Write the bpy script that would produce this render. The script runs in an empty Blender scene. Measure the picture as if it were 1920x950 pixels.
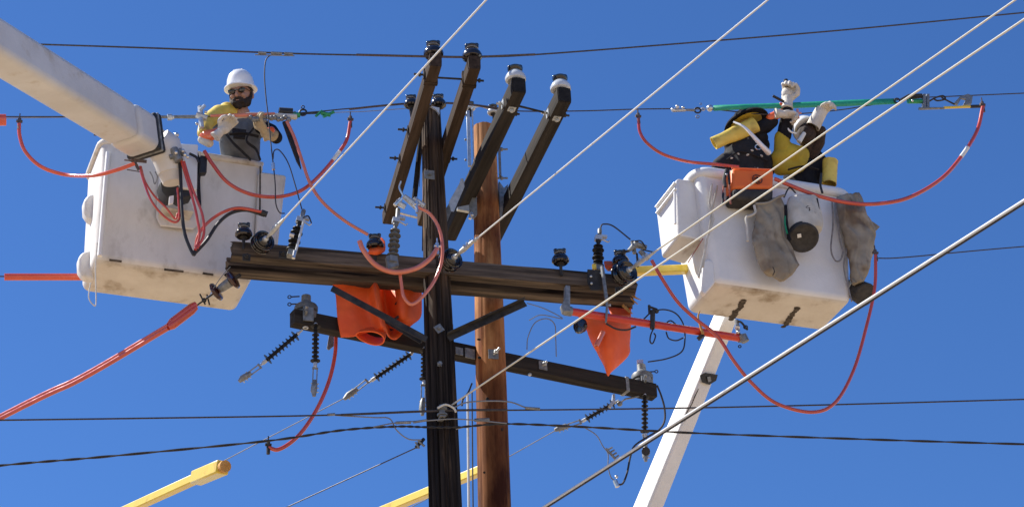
import bpy, bmesh, math, random
from mathutils import Vector, Matrix, noise
random.seed(7)
R = math.radians
V = Vector
scn = bpy.context.scene
C = scn.collection

# ------------------------------------------------------------------ camera, sky, sun
CAM = V((0, 0, 1.6)); PITCH = R(30); ROLL = R(3.0); F = 4158.0
f0 = V((0, math.cos(PITCH), math.sin(PITCH))); r0 = V((1, 0, 0)); u0 = V((0, -math.sin(PITCH), math.cos(PITCH)))
cu = u0*math.cos(ROLL) + r0*math.sin(ROLL); cr = r0*math.cos(ROLL) - u0*math.sin(ROLL)
cd = bpy.data.cameras.new('camera'); cam = bpy.data.objects.new('camera', cd); C.objects.link(cam)
m3 = Matrix((cr, cu, -f0)).transposed()
cam.matrix_world = Matrix.Translation(CAM) @ m3.to_4x4()
cd.sensor_width = 36; cd.lens = 36*F/1920; cd.clip_end = 5000; cd.clip_start = 0.1
scn.camera = cam

SUN_EL = R(50); TH = R(12)
sdir = V((-math.cos(TH)*math.cos(SUN_EL), math.sin(TH)*math.cos(SUN_EL), math.sin(SUN_EL)))   # towards the sun
w = bpy.data.worlds.new('World'); scn.world = w; w.use_nodes = True
nt = w.node_tree
bg = nt.nodes['Background']; bg.inputs['Strength'].default_value = 0.091
sk = nt.nodes.new('ShaderNodeTexSky'); sk.sky_type = 'NISHITA'; sk.sun_disc = False
sk.sun_elevation = SUN_EL; sk.sun_rotation = math.atan2(sdir.x, sdir.y)
sk.altitude = 1200; sk.air_density = 1.0; sk.dust_density = 0.3; sk.ozone_density = 2.6
hsv = nt.nodes.new('ShaderNodeHueSaturation'); hsv.inputs['Saturation'].default_value = 1.0
tint = nt.nodes.new('ShaderNodeMix'); tint.data_type = 'RGBA'; tint.blend_type = 'MULTIPLY'; tint.inputs[0].default_value = 1.0
tint.inputs[7].default_value = (.42, .69, 1.05, 1)      # deep dry-air blue of this day, the whole dome alike
nt.links.new(sk.outputs[0], hsv.inputs['Color']); nt.links.new(hsv.outputs[0], tint.inputs[6]); nt.links.new(tint.outputs[2], bg.inputs['Color'])
sl = bpy.data.lights.new('sun', 'SUN'); sl.energy = 5.0; sl.angle = R(0.5); sl.color = (1, 0.95, 0.87)
so = bpy.data.objects.new('sun', sl); C.objects.link(so)
so.rotation_euler = sdir.to_track_quat('Z', 'Y').to_euler()
scn.view_settings.view_transform = 'Standard'; scn.view_settings.look = 'None'
scn.view_settings.exposure = 0.75; scn.view_settings.gamma = 1.0

# ------------------------------------------------------------------ placing helpers
def ray(px, py): return (f0 + cr*((px-960)/F) - cu*((py-475)/F))
ANG = R(16)
U = V((math.cos(ANG), math.sin(ANG), 0)); W = V((-math.sin(ANG), math.cos(ANG), 0)); Z = V((0, 0, 1))
POLE = CAM + ray(815, 515)*(13.9/ray(815, 515).y)
def Q(px, py, off=0.0):
    "point seen at photo pixel px,py on the vertical plane that runs parallel to the crossarms, off metres behind the old pole"
    d = ray(px, py); t = ((POLE-CAM).dot(W) + off)/d.dot(W)
    return CAM + d*t
def QZ(px, py, z):
    d = ray(px, py); return CAM + d*((z-CAM.z)/d.z)
def onpl(px, py, p, n):
    d = ray(px, py); return CAM + d*((p-CAM).dot(n)/d.dot(n))
def sm(pts, n=6):
    "Catmull-Rom through points"
    P = [V(p) for p in pts]
    if len(P) < 3: return P
    E = [P[0]*2-P[1]] + P + [P[-1]*2-P[-2]]; out = []
    for i in range(1, len(E)-2):
        a, b, c, d = E[i-1], E[i], E[i+1], E[i+2]
        for k in range(n):
            t = k/n
            out.append(0.5*((2*b) + (c-a)*t + (2*a-5*b+4*c-d)*t*t + (3*b-a-3*c+d)*t**3))
    out.append(P[-1]); return out
def pc(pts, off=0.0, n=6):
    return sm([Q(p[0], p[1], p[2] if len(p) > 2 else off) for p in pts], n)
def lerp(a, b, t): return a + (b-a)*t
def frame(x, up=Z):
    x = V(x).normalized(); up = V(up)
    if abs(x.dot(up.normalized())) > .98: up = V((0, 1, 0))
    y = up.cross(x).normalized(); z = x.cross(y)
    return x, y, z
def mtx(o, x, y, z):
    M = Matrix((x, y, z)).transposed().to_4x4(); M.translation = o; return M
def fr(o, x, up=Z): return mtx(V(o), *frame(x, up))
def frz(o, z, up=V((0, 1, 0))):
    "frame whose local z is z"
    z = V(z).normalized()
    if abs(z.dot(up)) > .98: up = V((1, 0, 0))
    x = up.cross(z).normalized(); y = z.cross(x); return mtx(V(o), x, y, z)

# ------------------------------------------------------------------ materials
MATS = {}
def mat(name, c1, c2=None, scale=6, stretch=(1, 1, 1), rough=.5, metal=0, bump=0, bscale=None, bstretch=None,
        lo=.35, hi=.65, c3=None, s3=2.0, l3=.55, h3=.7, coat=0, detail=6, spec=.5, sss=0, st3=None, transl=0):
    m = bpy.data.materials.new(name); m.use_nodes = True; nt = m.node_tree; N = nt.nodes; L = nt.links
    b = N['Principled BSDF']; b.inputs['Roughness'].default_value = rough; b.inputs['Metallic'].default_value = metal
    b.inputs['Coat Weight'].default_value = coat; b.inputs['Specular IOR Level'].default_value = spec
    b.inputs['Base Color'].default_value = (*c1, 1)
    tc = N.new('ShaderNodeTexCoord')
    oi = N.new('ShaderNodeObjectInfo'); ad = N.new('ShaderNodeVectorMath'); ad.operation = 'ADD'
    mu = N.new('ShaderNodeMath'); mu.operation = 'MULTIPLY'; mu.inputs[1].default_value = 37
    L.new(oi.outputs['Random'], mu.inputs[0]); L.new(tc.outputs['Object'], ad.inputs[0]); L.new(mu.outputs[0], ad.inputs[1])
    def nz(sc, st, det=detail):
        mp = N.new('ShaderNodeMapping'); mp.inputs['Scale'].default_value = st
        t = N.new('ShaderNodeTexNoise'); t.inputs['Scale'].default_value = sc; t.inputs['Detail'].default_value = det
        t.inputs['Roughness'].default_value = .62
        L.new(ad.outputs[0], mp.inputs[0]); L.new(mp.outputs[0], t.inputs['Vector']); return t.outputs[0]
    def ramp(src, a, z, lo, hi):
        r = N.new('ShaderNodeValToRGB'); e = r.color_ramp.elements
        e[0].position = lo; e[1].position = hi; e[0].color = a; e[1].color = z; L.new(src, r.inputs[0]); return r.outputs[0]
    if c2:
        col = ramp(nz(scale, stretch), (*c1, 1), (*c2, 1), lo, hi)
        if c3:
            k = ramp(nz(s3, st3 or (1, 1, 1)), (0, 0, 0, 1), (1, 1, 1, 1), l3, h3)
            mx = N.new('ShaderNodeMix'); mx.data_type = 'RGBA'
            L.new(k, mx.inputs[0]); L.new(col, mx.inputs[6]); mx.inputs[7].default_value = (*c3, 1); col = mx.outputs[2]
        L.new(col, b.inputs['Base Color'])
        rr = N.new('ShaderNodeMapRange'); rr.inputs[3].default_value = max(.02, rough-.12); rr.inputs[4].default_value = min(1, rough+.15)
        L.new(nz(scale*1.7, stretch), rr.inputs[0]); L.new(rr.outputs[0], b.inputs['Roughness'])
    if bump:
        bp = N.new('ShaderNodeBump'); bp.inputs['Strength'].default_value = 1; bp.inputs['Distance'].default_value = bump
        L.new(nz(bscale or scale*3, bstretch or stretch), bp.inputs['Height']); L.new(bp.outputs[0], b.inputs['Normal'])
    MATS[name] = m; return m
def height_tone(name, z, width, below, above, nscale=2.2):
    'weathering on the old pole, shade painted into the new one: a ragged change of tone at height z above its foot'
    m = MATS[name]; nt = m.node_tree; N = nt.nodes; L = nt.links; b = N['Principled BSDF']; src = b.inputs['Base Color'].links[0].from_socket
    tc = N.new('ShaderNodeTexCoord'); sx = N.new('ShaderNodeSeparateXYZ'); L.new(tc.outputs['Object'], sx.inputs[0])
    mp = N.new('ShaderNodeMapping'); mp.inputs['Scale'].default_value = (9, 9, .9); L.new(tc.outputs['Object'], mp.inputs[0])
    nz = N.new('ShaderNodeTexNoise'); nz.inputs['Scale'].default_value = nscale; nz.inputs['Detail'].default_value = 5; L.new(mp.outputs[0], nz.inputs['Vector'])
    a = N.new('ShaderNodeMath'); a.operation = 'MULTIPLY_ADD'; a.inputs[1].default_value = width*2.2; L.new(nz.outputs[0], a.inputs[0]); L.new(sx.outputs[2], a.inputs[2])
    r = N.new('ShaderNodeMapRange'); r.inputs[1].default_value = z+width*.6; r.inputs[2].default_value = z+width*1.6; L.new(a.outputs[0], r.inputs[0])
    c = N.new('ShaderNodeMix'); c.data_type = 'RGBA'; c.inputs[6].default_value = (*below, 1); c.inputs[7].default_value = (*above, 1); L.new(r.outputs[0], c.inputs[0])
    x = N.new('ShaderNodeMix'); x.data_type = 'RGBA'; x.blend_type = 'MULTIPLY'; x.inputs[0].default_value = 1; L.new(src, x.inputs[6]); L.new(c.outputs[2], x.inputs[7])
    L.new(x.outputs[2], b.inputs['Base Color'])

mat('ground', (.345, .255, .16), (.41, .30, .195), 3, rough=.95, bump=.01, c3=(.27, .215, .15), s3=.2)
mat('old_pole_wood', (.018, .015, .014), (.062, .048, .036), 26, (1, 1, .045), rough=.9, bump=.006, bscale=40, bstretch=(1, 1, .04), lo=.4, hi=.68,
    c3=(.15, .10, .06), s3=9, st3=(1, 1, .12), l3=.6, h3=.72, spec=.15)
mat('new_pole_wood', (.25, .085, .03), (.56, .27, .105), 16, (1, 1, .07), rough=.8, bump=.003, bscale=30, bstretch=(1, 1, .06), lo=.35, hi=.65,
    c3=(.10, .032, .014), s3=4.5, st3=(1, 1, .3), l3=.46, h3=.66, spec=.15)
mat('old_arm_wood', (.045, .037, .031), (.19, .15, .115), 22, (.05, 1, 1), rough=.92, bump=.005, bscale=40, bstretch=(.05, 1, 1), lo=.4, hi=.7,
    c3=(.013, .01, .009), s3=14, st3=(.08, 1, 1.4), l3=.55, h3=.66, spec=.15)
mat('brown_arm_wood', (.026, .018, .013), (.078, .054, .04), 18, (.06, 1, 1), rough=.9, bump=.003, bscale=40, bstretch=(.05, 1, 1),
    c3=(.03, .02, .015), s3=12, st3=(.1, 1, 1), spec=.15)
mat('dark_arm_wood', (.016, .014, .0135), (.042, .037, .033), 20, (.05, 1, 1), rough=.85, bump=.002, bscale=40, bstretch=(.05, 1, 1),
    c3=(.075, .066, .06), s3=8, st3=(.06, 1, 1), l3=.62, h3=.8, spec=.15)
mat('end_grain_black', (.012, .012, .013), (.025, .024, .024), 30, rough=.8, spec=.15)
mat('old_steel', (.03, .03, .032), (.07, .066, .06), 14, rough=.6, metal=.4, bump=.001, spec=.15)
mat('galvanised_steel', (.42, .45, .46), (.6, .63, .64), 30, rough=.42, metal=.5, bump=.0006)
mat('galvanised_dull', (.16, .17, .17), (.3, .31, .31), 30, rough=.55, metal=.5, bump=.0006)
mat('black_glaze', (.008, .007, .007), (.018, .013, .011), 20, rough=.16, coat=.6)
mat('red_brown_glaze', (.035, .010, .007), (.06, .018, .012), 20, rough=.2, coat=.5)
mat('white_glaze', (.62, .65, .66), (.5, .53, .55), 12, rough=.2, coat=.5)
mat('black_polymer', (.012, .013, .016), (.03, .031, .035), 20, rough=.45, spec=.15)
mat('grey_polymer', (.09, .10, .105), (.15, .16, .165), 15, rough=.5)
mat('fibreglass_white', (.70, .69, .66), (.60, .585, .55), 5, rough=.42, bump=.0015, bscale=30, c3=(.5, .47, .41), s3=2.2, l3=.55, h3=.78)
mat('bucket_bottom_dirt_bounce', (.64, .615, .56), (.54, .505, .445), 4, (1, 1, 1), rough=.7, bump=.003, bscale=20, c3=(.27, .21, .14), s3=4, l3=.54, h3=.72)
mat('bucket_side', (.74, .72, .68), (.62, .60, .56), 3.5, (1, 1, .5), rough=.5, bump=.002, bscale=22, c3=(.38, .35, .30), s3=5, st3=(1, 1, .5), l3=.54, h3=.78)
mat('clean_white', (.78, .78, .76), (.70, .70, .68), 4, rough=.4, bump=.002, bscale=30, c3=(.6, .58, .53), s3=3, l3=.6, h3=.8)
mat('boom_paint', (.62, .62, .61), (.54, .53, .51), 3.5, (.6, 1, 1), rough=.5, bump=.002, bscale=60, c3=(.44, .39, .31), s3=6, l3=.58, h3=.8)
mat('stain_black', (.03, .026, .022), (.12, .1, .08), 22, rough=.8, spec=.15)
mat('black_rubber', (.012, .012, .013), (.025, .025, .026), 15, rough=.55)
mat('wire_dark', (.03, .028, .032), (.075, .065, .065), 60, rough=.55, metal=.3)
mat('wire_brown', (.07, .05, .045), (.13, .10, .09), 60, rough=.6, metal=.3)
mat('wire_bright', (.62, .64, .65), (.54, .56, .57), 10, rough=.6, spec=.3)
mat('wire_cream', (.62, .61, .53), (.54, .53, .46), 10, rough=.6, spec=.3)
mat('wire_grey', (.18, .19, .20), (.25, .26, .27), 10, rough=.6, spec=.3)
mat('orange_rubber', (.85, .16, .04), (.72, .12, .03), 5, rough=.26, coat=.35, bump=.0015, bscale=40)
mat('red_hose', (.46, .050, .026), (.56, .075, .038), 9, rough=.2, coat=.7)
mat('salmon_hose', (.58, .16, .09), (.66, .2, .12), 9, rough=.2, coat=.7)
mat('orange_hose', (.68, .11, .05), (.6, .08, .04), 9, rough=.24, coat=.5)
mat('blanket_orange', (.90, .135, .02), (.76, .10, .016), 5, rough=.55, bump=.004, bscale=9, detail=3, c3=(.92, .12, .02), s3=3)
mat('red_fibreglass', (.62, .045, .015), (.5, .03, .012), 8, (.3, 1, 1), rough=.3, coat=.4)
mat('yellow_fibreglass', (.74, .56, .06), (.66, .48, .045), 6, (.4, 1, 1), rough=.35, coat=.3, c3=(.42, .24, .03), s3=8, l3=.6, h3=.75)
mat('yellow_rubber', (.78, .60, .12), (.66, .47, .07), 6, rough=.5, bump=.006, bscale=11, detail=3, c3=(.36, .24, .05), s3=5)
mat('yellow_cloth', (.50, .37, .03), (.38, .26, .018), 7, rough=.8, bump=.01, bscale=9, detail=3)
mat('green_strap', (.02, .30, .17), (.03, .38, .22), 40, rough=.5)
mat('green_metal', (.02, .20, .08), (.03, .3, .12), 15, rough=.3, metal=.4)
mat('helmet_white', (.84, .84, .83), (.78, .78, .77), 5, rough=.22, coat=.5)
mat('skin', (.36, .19, .13), (.44, .25, .17), 14, rough=.55)
mat('dark_hair', (.012, .008, .006), (.035, .02, .013), 60, rough=.8, bump=.004, bscale=120)
mat('brown_hair', (.016, .010, .008), (.05, .026, .018), 50, rough=.8, bump=.004, bscale=100)
mat('lens_black', (.004, .004, .005), rough=.06, coat=1)
mat('leather_glove', (.66, .62, .55), (.48, .44, .37), 14, rough=.8, bump=.004, bscale=26, c3=(.3, .27, .22), s3=16, l3=.6, h3=.75)
mat('tan_glove', (.5, .4, .24), (.34, .26, .15), 14, rough=.8, bump=.004, bscale=26)
mat('grey_shirt', (.09, .10, .115), (.14, .15, .165), 9, rough=.9, bump=.012, bscale=9, detail=3)
mat('black_shirt', (.009, .009, .012), (.02, .02, .024), 10, rough=.9, bump=.012, bscale=9, detail=3, spec=.15)
mat('printed_black_shirt', (.009, .009, .012), (.015, .015, .018), 10, rough=.9, bump=.01, bscale=9, c3=(.5, .5, .47), s3=11, l3=.67, h3=.69, detail=2)
mat('webbing_black', (.015, .015, .018), (.03, .03, .034), 60, rough=.7, spec=.15)
mat('canvas_dirty', (.23, .195, .145), (.35, .31, .24), 5, rough=.95, bump=.001, bscale=60, c3=(.15, .11, .075), s3=3.5, l3=.5, h3=.62, detail=3)
mat('canvas_white', (.62, .59, .52), (.46, .43, .36), 8, rough=.9, bump=.006, bscale=12, c3=(.25, .22, .18), s3=9, l3=.62, h3=.78)
mat('orange_bag', (.80, .17, .02), (.72, .135, .018), 6, rough=.5, bump=.002, bscale=30)
mat('bag_dark_base', (.02, .019, .018), (.05, .045, .04), 20, rough=.8)
mat('logo_ink', (.035, .02, .015), rough=.7)
mat('silver_bright', (.7, .7, .68), (.5, .5, .5), 30, rough=.25, metal=.8)
mat('rope_white', (.55, .53, .47), (.7, .68, .62), 60, rough=.9)
mat('rope_grey', (.16, .15, .15), (.3, .28, .27), 50, rough=.9)
mat('orange_rag', (.5, .25, .06), (.62, .36, .12), 30, rough=.9, bump=.01)
mat('pink_cap', (.6, .25, .22), rough=.5)
mat('label_white', (.7, .7, .66), rough=.6)
mat('red_paint', (.42, .09, .07), (.3, .14, .1), 20, rough=.7)
mat('wood_cut', (.45, .26, .13), (.32, .16, .07), 30, rough=.9)

# ------------------------------------------------------------------ mesh kit
def wm(o):
    M = o.matrix_basis.copy(); p = o.parent
    while p: M = p.matrix_basis @ M; p = p.parent
    return M
class MB:
    def __init__(s): s.v = []; s.f = []
    def add(s, vs, fs):
        n = len(s.v); s.v += [V(v) for v in vs]; s.f += [tuple(i+n for i in f) for f in fs]; return s
    def tube(s, pts, r, seg=10, cap=True, closed=False, flat=1.0, roll=0, rnd=False):
        P = [V(p) for p in pts]; n = len(P)
        rs = r if isinstance(r, (list, tuple)) else [r]*n
        if len(rs) != n: rs = [rs[0] + (rs[-1]-rs[0])*i/(n-1) for i in range(n)]
        vs, fs = [], []; t0 = (P[1]-P[0]).normalized()
        a = t0.orthogonal().normalized() if abs(t0.z) > .95 else Z.cross(t0).normalized()
        for i in range(n):
            t = (P[(i+1) % n]-P[i-1]) if closed else (P[min(i+1, n-1)]-P[max(i-1, 0)])
            t.normalize(); a = (a - t*a.dot(t))
            if a.length < 1e-6: a = t.orthogonal()
            a.normalize(); b = t.cross(a)
            for k in range(seg):
                q = 2*math.pi*k/seg + roll
                vs.append(P[i] + a*(math.cos(q)*rs[i]) + b*(math.sin(q)*rs[i]*flat))
        m = n if closed else n-1
        for i in range(m):
            for k in range(seg):
                j = (i+1) % n
                fs.append((i*seg+k, i*seg+(k+1) % seg, j*seg+(k+1) % seg, j*seg+k))
        if cap and not closed:
            fs.append(tuple(range(seg-1, -1, -1))); fs.append(tuple((n-1)*seg+k for k in range(seg)))
        return s.add(vs, fs)
    def lathe(s, prof, M=Matrix(), seg=20, sx=1, sy=1):
        vs, fs = [], []
        for r, z in prof:
            for k in range(seg):
                q = 2*math.pi*k/seg; vs.append(M @ V((r*math.cos(q)*sx, r*math.sin(q)*sy, z)))
        n = len(prof)
        for i in range(n-1):
            for k in range(seg): fs.append((i*seg+k, i*seg+(k+1) % seg, (i+1)*seg+(k+1) % seg, (i+1)*seg+k))
        fs.append(tuple(range(seg-1, -1, -1))); fs.append(tuple((n-1)*seg+k for k in range(seg)))
        return s.add(vs, fs)
    def box(s, c, d, M=Matrix()):
        c = V(c); x, y, z = [k/2 for k in d]
        vs = [M @ (c + V((a*x, b*y, e*z))) for a in (-1, 1) for b in (-1, 1) for e in (-1, 1)]
        return s.add(vs, [(0, 1, 3, 2), (4, 6, 7, 5), (0, 4, 5, 1), (2, 3, 7, 6), (0, 2, 6, 4), (1, 5, 7, 3)])
    def hexa(s, b4, t4):
        "bottom 4 and top 4 corners in order round"
        return s.add(list(b4)+list(t4), [(3, 2, 1, 0), (4, 5, 6, 7), (0, 1, 5, 4), (1, 2, 6, 5), (2, 3, 7, 6), (3, 0, 4, 7)])
    def prism(s, poly, n, th):
        n = V(n).normalized()*th; k = len(poly)
        vs = [V(p) for p in poly] + [V(p)+n for p in poly]
        return s.add(vs, [tuple(range(k-1, -1, -1)), tuple(range(k, 2*k))] + [(i, (i+1) % k, (i+1) % k+k, i+k) for i in range(k)])
    def ball(s, c, r, seg=12, M=None, rings=8):
        r = r if isinstance(r, (tuple, list)) else (r, r, r); M = M or Matrix.Translation(V(c))
        if M is not None and V(c).length and M.translation != V(c): M = M
        vs, fs = [M @ V((0, 0, -r[2]))], []
        for i in range(1, rings):
            a = -math.pi/2 + math.pi*i/rings
            for k in range(seg):
                q = 2*math.pi*k/seg
                vs.append(M @ V((r[0]*math.cos(a)*math.cos(q), r[1]*math.cos(a)*math.sin(q), r[2]*math.sin(a))))
        vs.append(M @ V((0, 0, r[2]))); e = len(vs)-1
        for k in range(seg):
            fs.append((0, 1+(k+1) % seg, 1+k)); fs.append((e, 1+(rings-2)*seg+k, 1+(rings-2)*seg+(k+1) % seg))
        for i in range(rings-2):
            for k in range(seg):
                fs.append((1+i*seg+k, 1+i*seg+(k+1) % seg, 1+(i+1)*seg+(k+1) % seg, 1+(i+1)*seg+k))
        return s.add(vs, fs)
    def grid(s, rows):
        n, m = len(rows), len(rows[0]); vs = [p for r in rows for p in r]
        return s.add(vs, [(i*m+j, i*m+j+1, (i+1)*m+j+1, (i+1)*m+j) for i in range(n-1) for j in range(m-1)])
    def limb(s, pts, rs, n=5):
        "overlapping balls and tapered tubes for a voxel remesh"
        for i in range(len(pts)-1):
            a, b = V(pts[i]), V(pts[i+1])
            s.tube([a, b], [rs[i], rs[i+1]], 12)
        for p, r in zip(pts, rs): s.ball(p, r)
        return s
    def build(s, name, m, parent=None, M=None, bevel=0, bseg=2, sub=0, solid=0, remesh=0, smooth=0, sharp=35, disp=None, sy=1):
        if M is None:
            if parent is not None: M = wm(parent)
            else:
                c = sum(s.v, V())/len(s.v); M = Matrix.Translation(c)
            Mi = M.inverted(); vs = [Mi @ v for v in s.v]
        else: vs = s.v
        me = bpy.data.meshes.new(name); me.from_pydata([tuple(v) for v in vs], [], s.f)
        bm = bmesh.new(); bm.from_mesh(me); bmesh.ops.recalc_face_normals(bm, faces=bm.faces[:]); bm.to_mesh(me); bm.free()
        me.shade_smooth(); me.set_sharp_from_angle(angle=R(sharp))
        me.materials.append(MATS[m] if isinstance(m, str) else m)
        o = bpy.data.objects.new(name, me); C.objects.link(o)
        o.parent = parent
        o.matrix_basis = (wm(parent).inverted() @ M) if parent is not None else M
        if solid: k = o.modifiers.new('solid', 'SOLIDIFY'); k.thickness = solid; k.offset = 0
        if remesh:
            k = o.modifiers.new('remesh', 'REMESH'); k.mode = 'VOXEL'; k.voxel_size = remesh; k.use_smooth_shade = True
            if smooth: k = o.modifiers.new('smooth', 'SMOOTH'); k.iterations = smooth; k.factor = .6
        if bevel:
            k = o.modifiers.new('bevel', 'BEVEL'); k.width = bevel; k.segments = bseg; k.limit_method = 'ANGLE'; k.angle_limit = R(30); k.use_clamp_overlap = True
            k.harden_normals = False
        if sub: k = o.modifiers.new('sub', 'SUBSURF'); k.levels = sub; k.render_levels = sub
        return o
def tag(o, label, cat, group=None, kind=None):
    if label: o['label'] = label
    if cat: o['category'] = cat
    if group: o['group'] = group
    if kind: o['kind'] = kind
    return o
def empty(name, loc, label, cat, group=None, M=None):
    o = bpy.data.objects.new(name, None); C.objects.link(o); o.empty_display_size = .1
    o.matrix_basis = M if M is not None else Matrix.Translation(V(loc))
    return tag(o, label, cat, group)
def copy_tree(o, M, label, group=None, m=None):
    kids = {}
    for k in bpy.data.objects:
        if k.parent: kids.setdefault(k.parent, []).append(k)
    def rec(a, p):
        c = a.copy(); C.objects.link(c); c.parent = p
        for ch in kids.get(a, []): rec(ch, c)
        return c
    r = rec(o, None); r.matrix_basis = M; r['label'] = label
    if group: r['group'] = group
    return r
def circ(M, r, n=16, a0=0, a1=2*math.pi, z=0):
    full = abs(a1-a0-2*math.pi) < 1e-6; k = n if full else n+1
    return [M @ V((r*math.cos(a0+(a1-a0)*i/n), r*math.sin(a0+(a1-a0)*i/n), z)) for i in range(k)]

# ------------------------------------------------------------------ ground
g = MB().grid([[V((-600+1200*i/8, -600+1200*j/8, 0)) for i in range(9)] for j in range(9)]).build('ground', 'ground', M=Matrix())
g['kind'] = 'structure'

# ------------------------------------------------------------------ poles
def shaft(parent, bot_px, top_px, r_bot, r_mid, r_top, off, m, crack, mid_y=605, name='shaft'):
    a = Q(*bot_px, off); b = Q(*top_px, off)
    axis = (b-a).normalized(); H = (b-a).length
    base = a - axis*(a.z/axis.z)
    L = (b-base).length; mb = MB(); seg = 72; rows = 150
    pr = random.uniform(0, 50)
    vs, fs = [], []
    zmin = (a-base).length - 1.0
    for i in range(rows+1):
        if i < 6: h = zmin*i/6
        else: h = zmin + (L-zmin)*(i-6)/(rows-6)
        t = max(0, min(1, (h-(L-H))/H)) if H else 0
        tm = .46
        rr = r_bot + (r_mid-r_bot)*(t/tm) if t < tm else r_mid + (r_top-r_mid)*((t-tm)/(1-tm))
        if h < zmin: rr = r_bot*(1+.25*(1-h/zmin))
        for k in range(seg):
            q = 2*math.pi*k/seg
            n1 = noise.noise(V((math.cos(q)*3.2+pr, math.sin(q)*3.2, h*.35)))
            n2 = noise.noise(V((math.cos(q)*11, math.sin(q)*11+pr, h*.6)))
            d = crack*(-1.4*max(0, n2-.12)**.5*max(0, 1)) + crack*.5*n1
            r = rr + d
            vs.append(V((math.cos(q)*r, math.sin(q)*r, h)))
    for i in range(rows):
        for k in range(seg): fs.append((i*seg+k, i*seg+(k+1) % seg, (i+1)*seg+(k+1) % seg, (i+1)*seg+k))
    fs.append(tuple(rows*seg+k for k in range(seg))); fs.append(tuple(range(seg-1, -1, -1)))
    mb.add(vs, fs)
    M = frz(base, axis)
    mb.build(name, m, parent, M=M, sharp=70)
    return base, axis, L
def arm_mesh(L, dy, dz, rough, nx=60, pr=0):
    mb = MB(); ring = []
    for a, b in ((-1, -1), (1, -1), (1, 1), (-1, 1)):
        pass
    pts = []; k = 5
    cs = [(-1, -1), (1, -1), (1, 1), (-1, 1)]
    for i in range(4):
        (a0, b0), (a1, b1) = cs[i], cs[(i+1) % 4]
        for j in range(k):
            t = j/k; y, z = a0+(a1-a0)*t, b0+(b1-b0)*t
            if j == 0: y *= .95; z *= .95
            pts.append((y*dy/2, z*dz/2))
    n = len(pts); vs, fs = [], []
    for i in range(nx+1):
        x = -L/2 + L*i/nx
        for j, (y, z) in enumerate(pts):
            h1 = noise.noise(V((x*1.1+pr, y*85, z*85))); h2 = noise.noise(V((x*3+pr, y*20, z*20+9)))
            s = 1 + rough*(h1*.8 - .9*max(0, h1-.1)*2)*.6 + rough*.4*h2
            xx = x + (rough*.25*noise.noise(V((y*60, z*60, pr+x))) if i in (0, nx) else 0)
            vs.append(V((xx, y*s, z*s)))
    for i in range(nx):
        for j in range(n): fs.append((i*n+j, i*n+(j+1) % n, (i+1)*n+(j+1) % n, (i+1)*n+j))
    fs.append(tuple(range(n-1, -1, -1))); fs.append(tuple(nx*n+j for j in range(n)))
    mb.add(vs, fs); return mb
def crossarm(parent, p0, p1, dy, dz, m, rough=.05, name='crossarm', pr=0, up=Z):
    M = fr((p0+p1)/2, p1-p0, up)
    return arm_mesh((p1-p0).length, dy, dz, rough, pr=pr).build(name, m, parent, M=M, sharp=50), M
def bolt_mb(mb, p, d, L, r=.008, nut=.016):
    d = V(d).normalized(); mb.tube([p, p+d*L], r, 8); mb.tube([p+d*(L*.35), p+d*(L*.35+.014)], nut, 6); return mb
def plate(mb, c, n, s, th=.006, up=Z, rot=0):
    M = frz(c, n, up) @ Matrix.Rotation(rot, 4, 'Z'); mb.box((0, 0, th/2), (s, s, th), M); return mb

PX = .00375     # metres per photo pixel at the poles
old = empty('utility_pole', Q(833, 950, 0)*1, 'old blackened weathered wooden pole carrying the heavy double crossarm', 'utility pole')
obase = Q(835, 950, 0)
old.matrix_basis = Matrix.Translation(V((obase.x, obase.y, 0)))
base1, ax1, L1 = shaft(old, (835, 950), (808, 205), .117, .103, .070, 0, 'old_pole_wood', .022)
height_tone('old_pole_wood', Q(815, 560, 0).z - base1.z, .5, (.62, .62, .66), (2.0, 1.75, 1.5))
# double main crossarm
zn = Q(817, 492, -.135).z; zf = Q(817, 531, .135).z
na0, na1 = QZ(434, 471, zn), QZ(1190, 536, zn)
na_o, NM = crossarm(old, na0, na1, .095, .125, 'old_arm_wood', .12, pr=3)
fa0, fa1 = QZ(425, 501, zf), QZ(1186, 560, zf)
fa_o, FM = crossarm(old, fa0, fa1, .095, .125, 'old_arm_wood', .12, pr=11)
print('main arm', (na1-na0).length, 'dir', math.degrees(math.atan2((na1-na0).y, (na1-na0).x)), (fa1-fa0).length)
hardware = []
def hw(name, mb, m, parent, **k): return mb.build(name, m, parent, **k)
# spacer bolts and plates on the main arms
for px, py in ((462, 483), (530, 478), (1130, 520), (1160, 545)):
    p = Q(px, py, -.20); mb = MB(); plate(mb, p, -W, .055); bolt_mb(mb, p, -W, .05, .008, .017)
    hw('bolt', mb, 'old_steel', old)
# steep upper double arm on the old pole
def solve_arm(e0, e1, offc):
    lo, hi = 3.0, 14.0
    def f(z):
        a = (QZ(*e0, z)-POLE).dot(W)-offc; b = (QZ(*e1, z)-POLE).dot(W)-offc; return a+b
    for _ in range(60):
        mid = (lo+hi)/2
        if f(mid) < 0: lo = mid
        else: hi = mid
    z = (lo+hi)/2; return QZ(*e0, z), QZ(*e1, z)
a0, a1 = solve_arm((817, 112), (727, 409), 0)
print('arm1', a0, a1, (a1-a0).length, 'azim', math.degrees(math.atan2(-(a1-a0).x, (a1-a0).y)), (a0-POLE).dot(W), (a1-POLE).dot(W))
crossarm(old, a0, a1, .086, .11, 'brown_arm_wood', .03, pr=21)
b0 = QZ(890, 117, a0.z); b1 = b0 + (a1-a0)
crossarm(old, b0, b1, .086, .11, 'brown_arm_wood', .03, pr=27)
d1 = (a1-a0).normalized(); n1 = V((-d1.y, d1.x, 0))     # points left of the arm
if n1.x > 0: n1 = -n1
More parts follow.
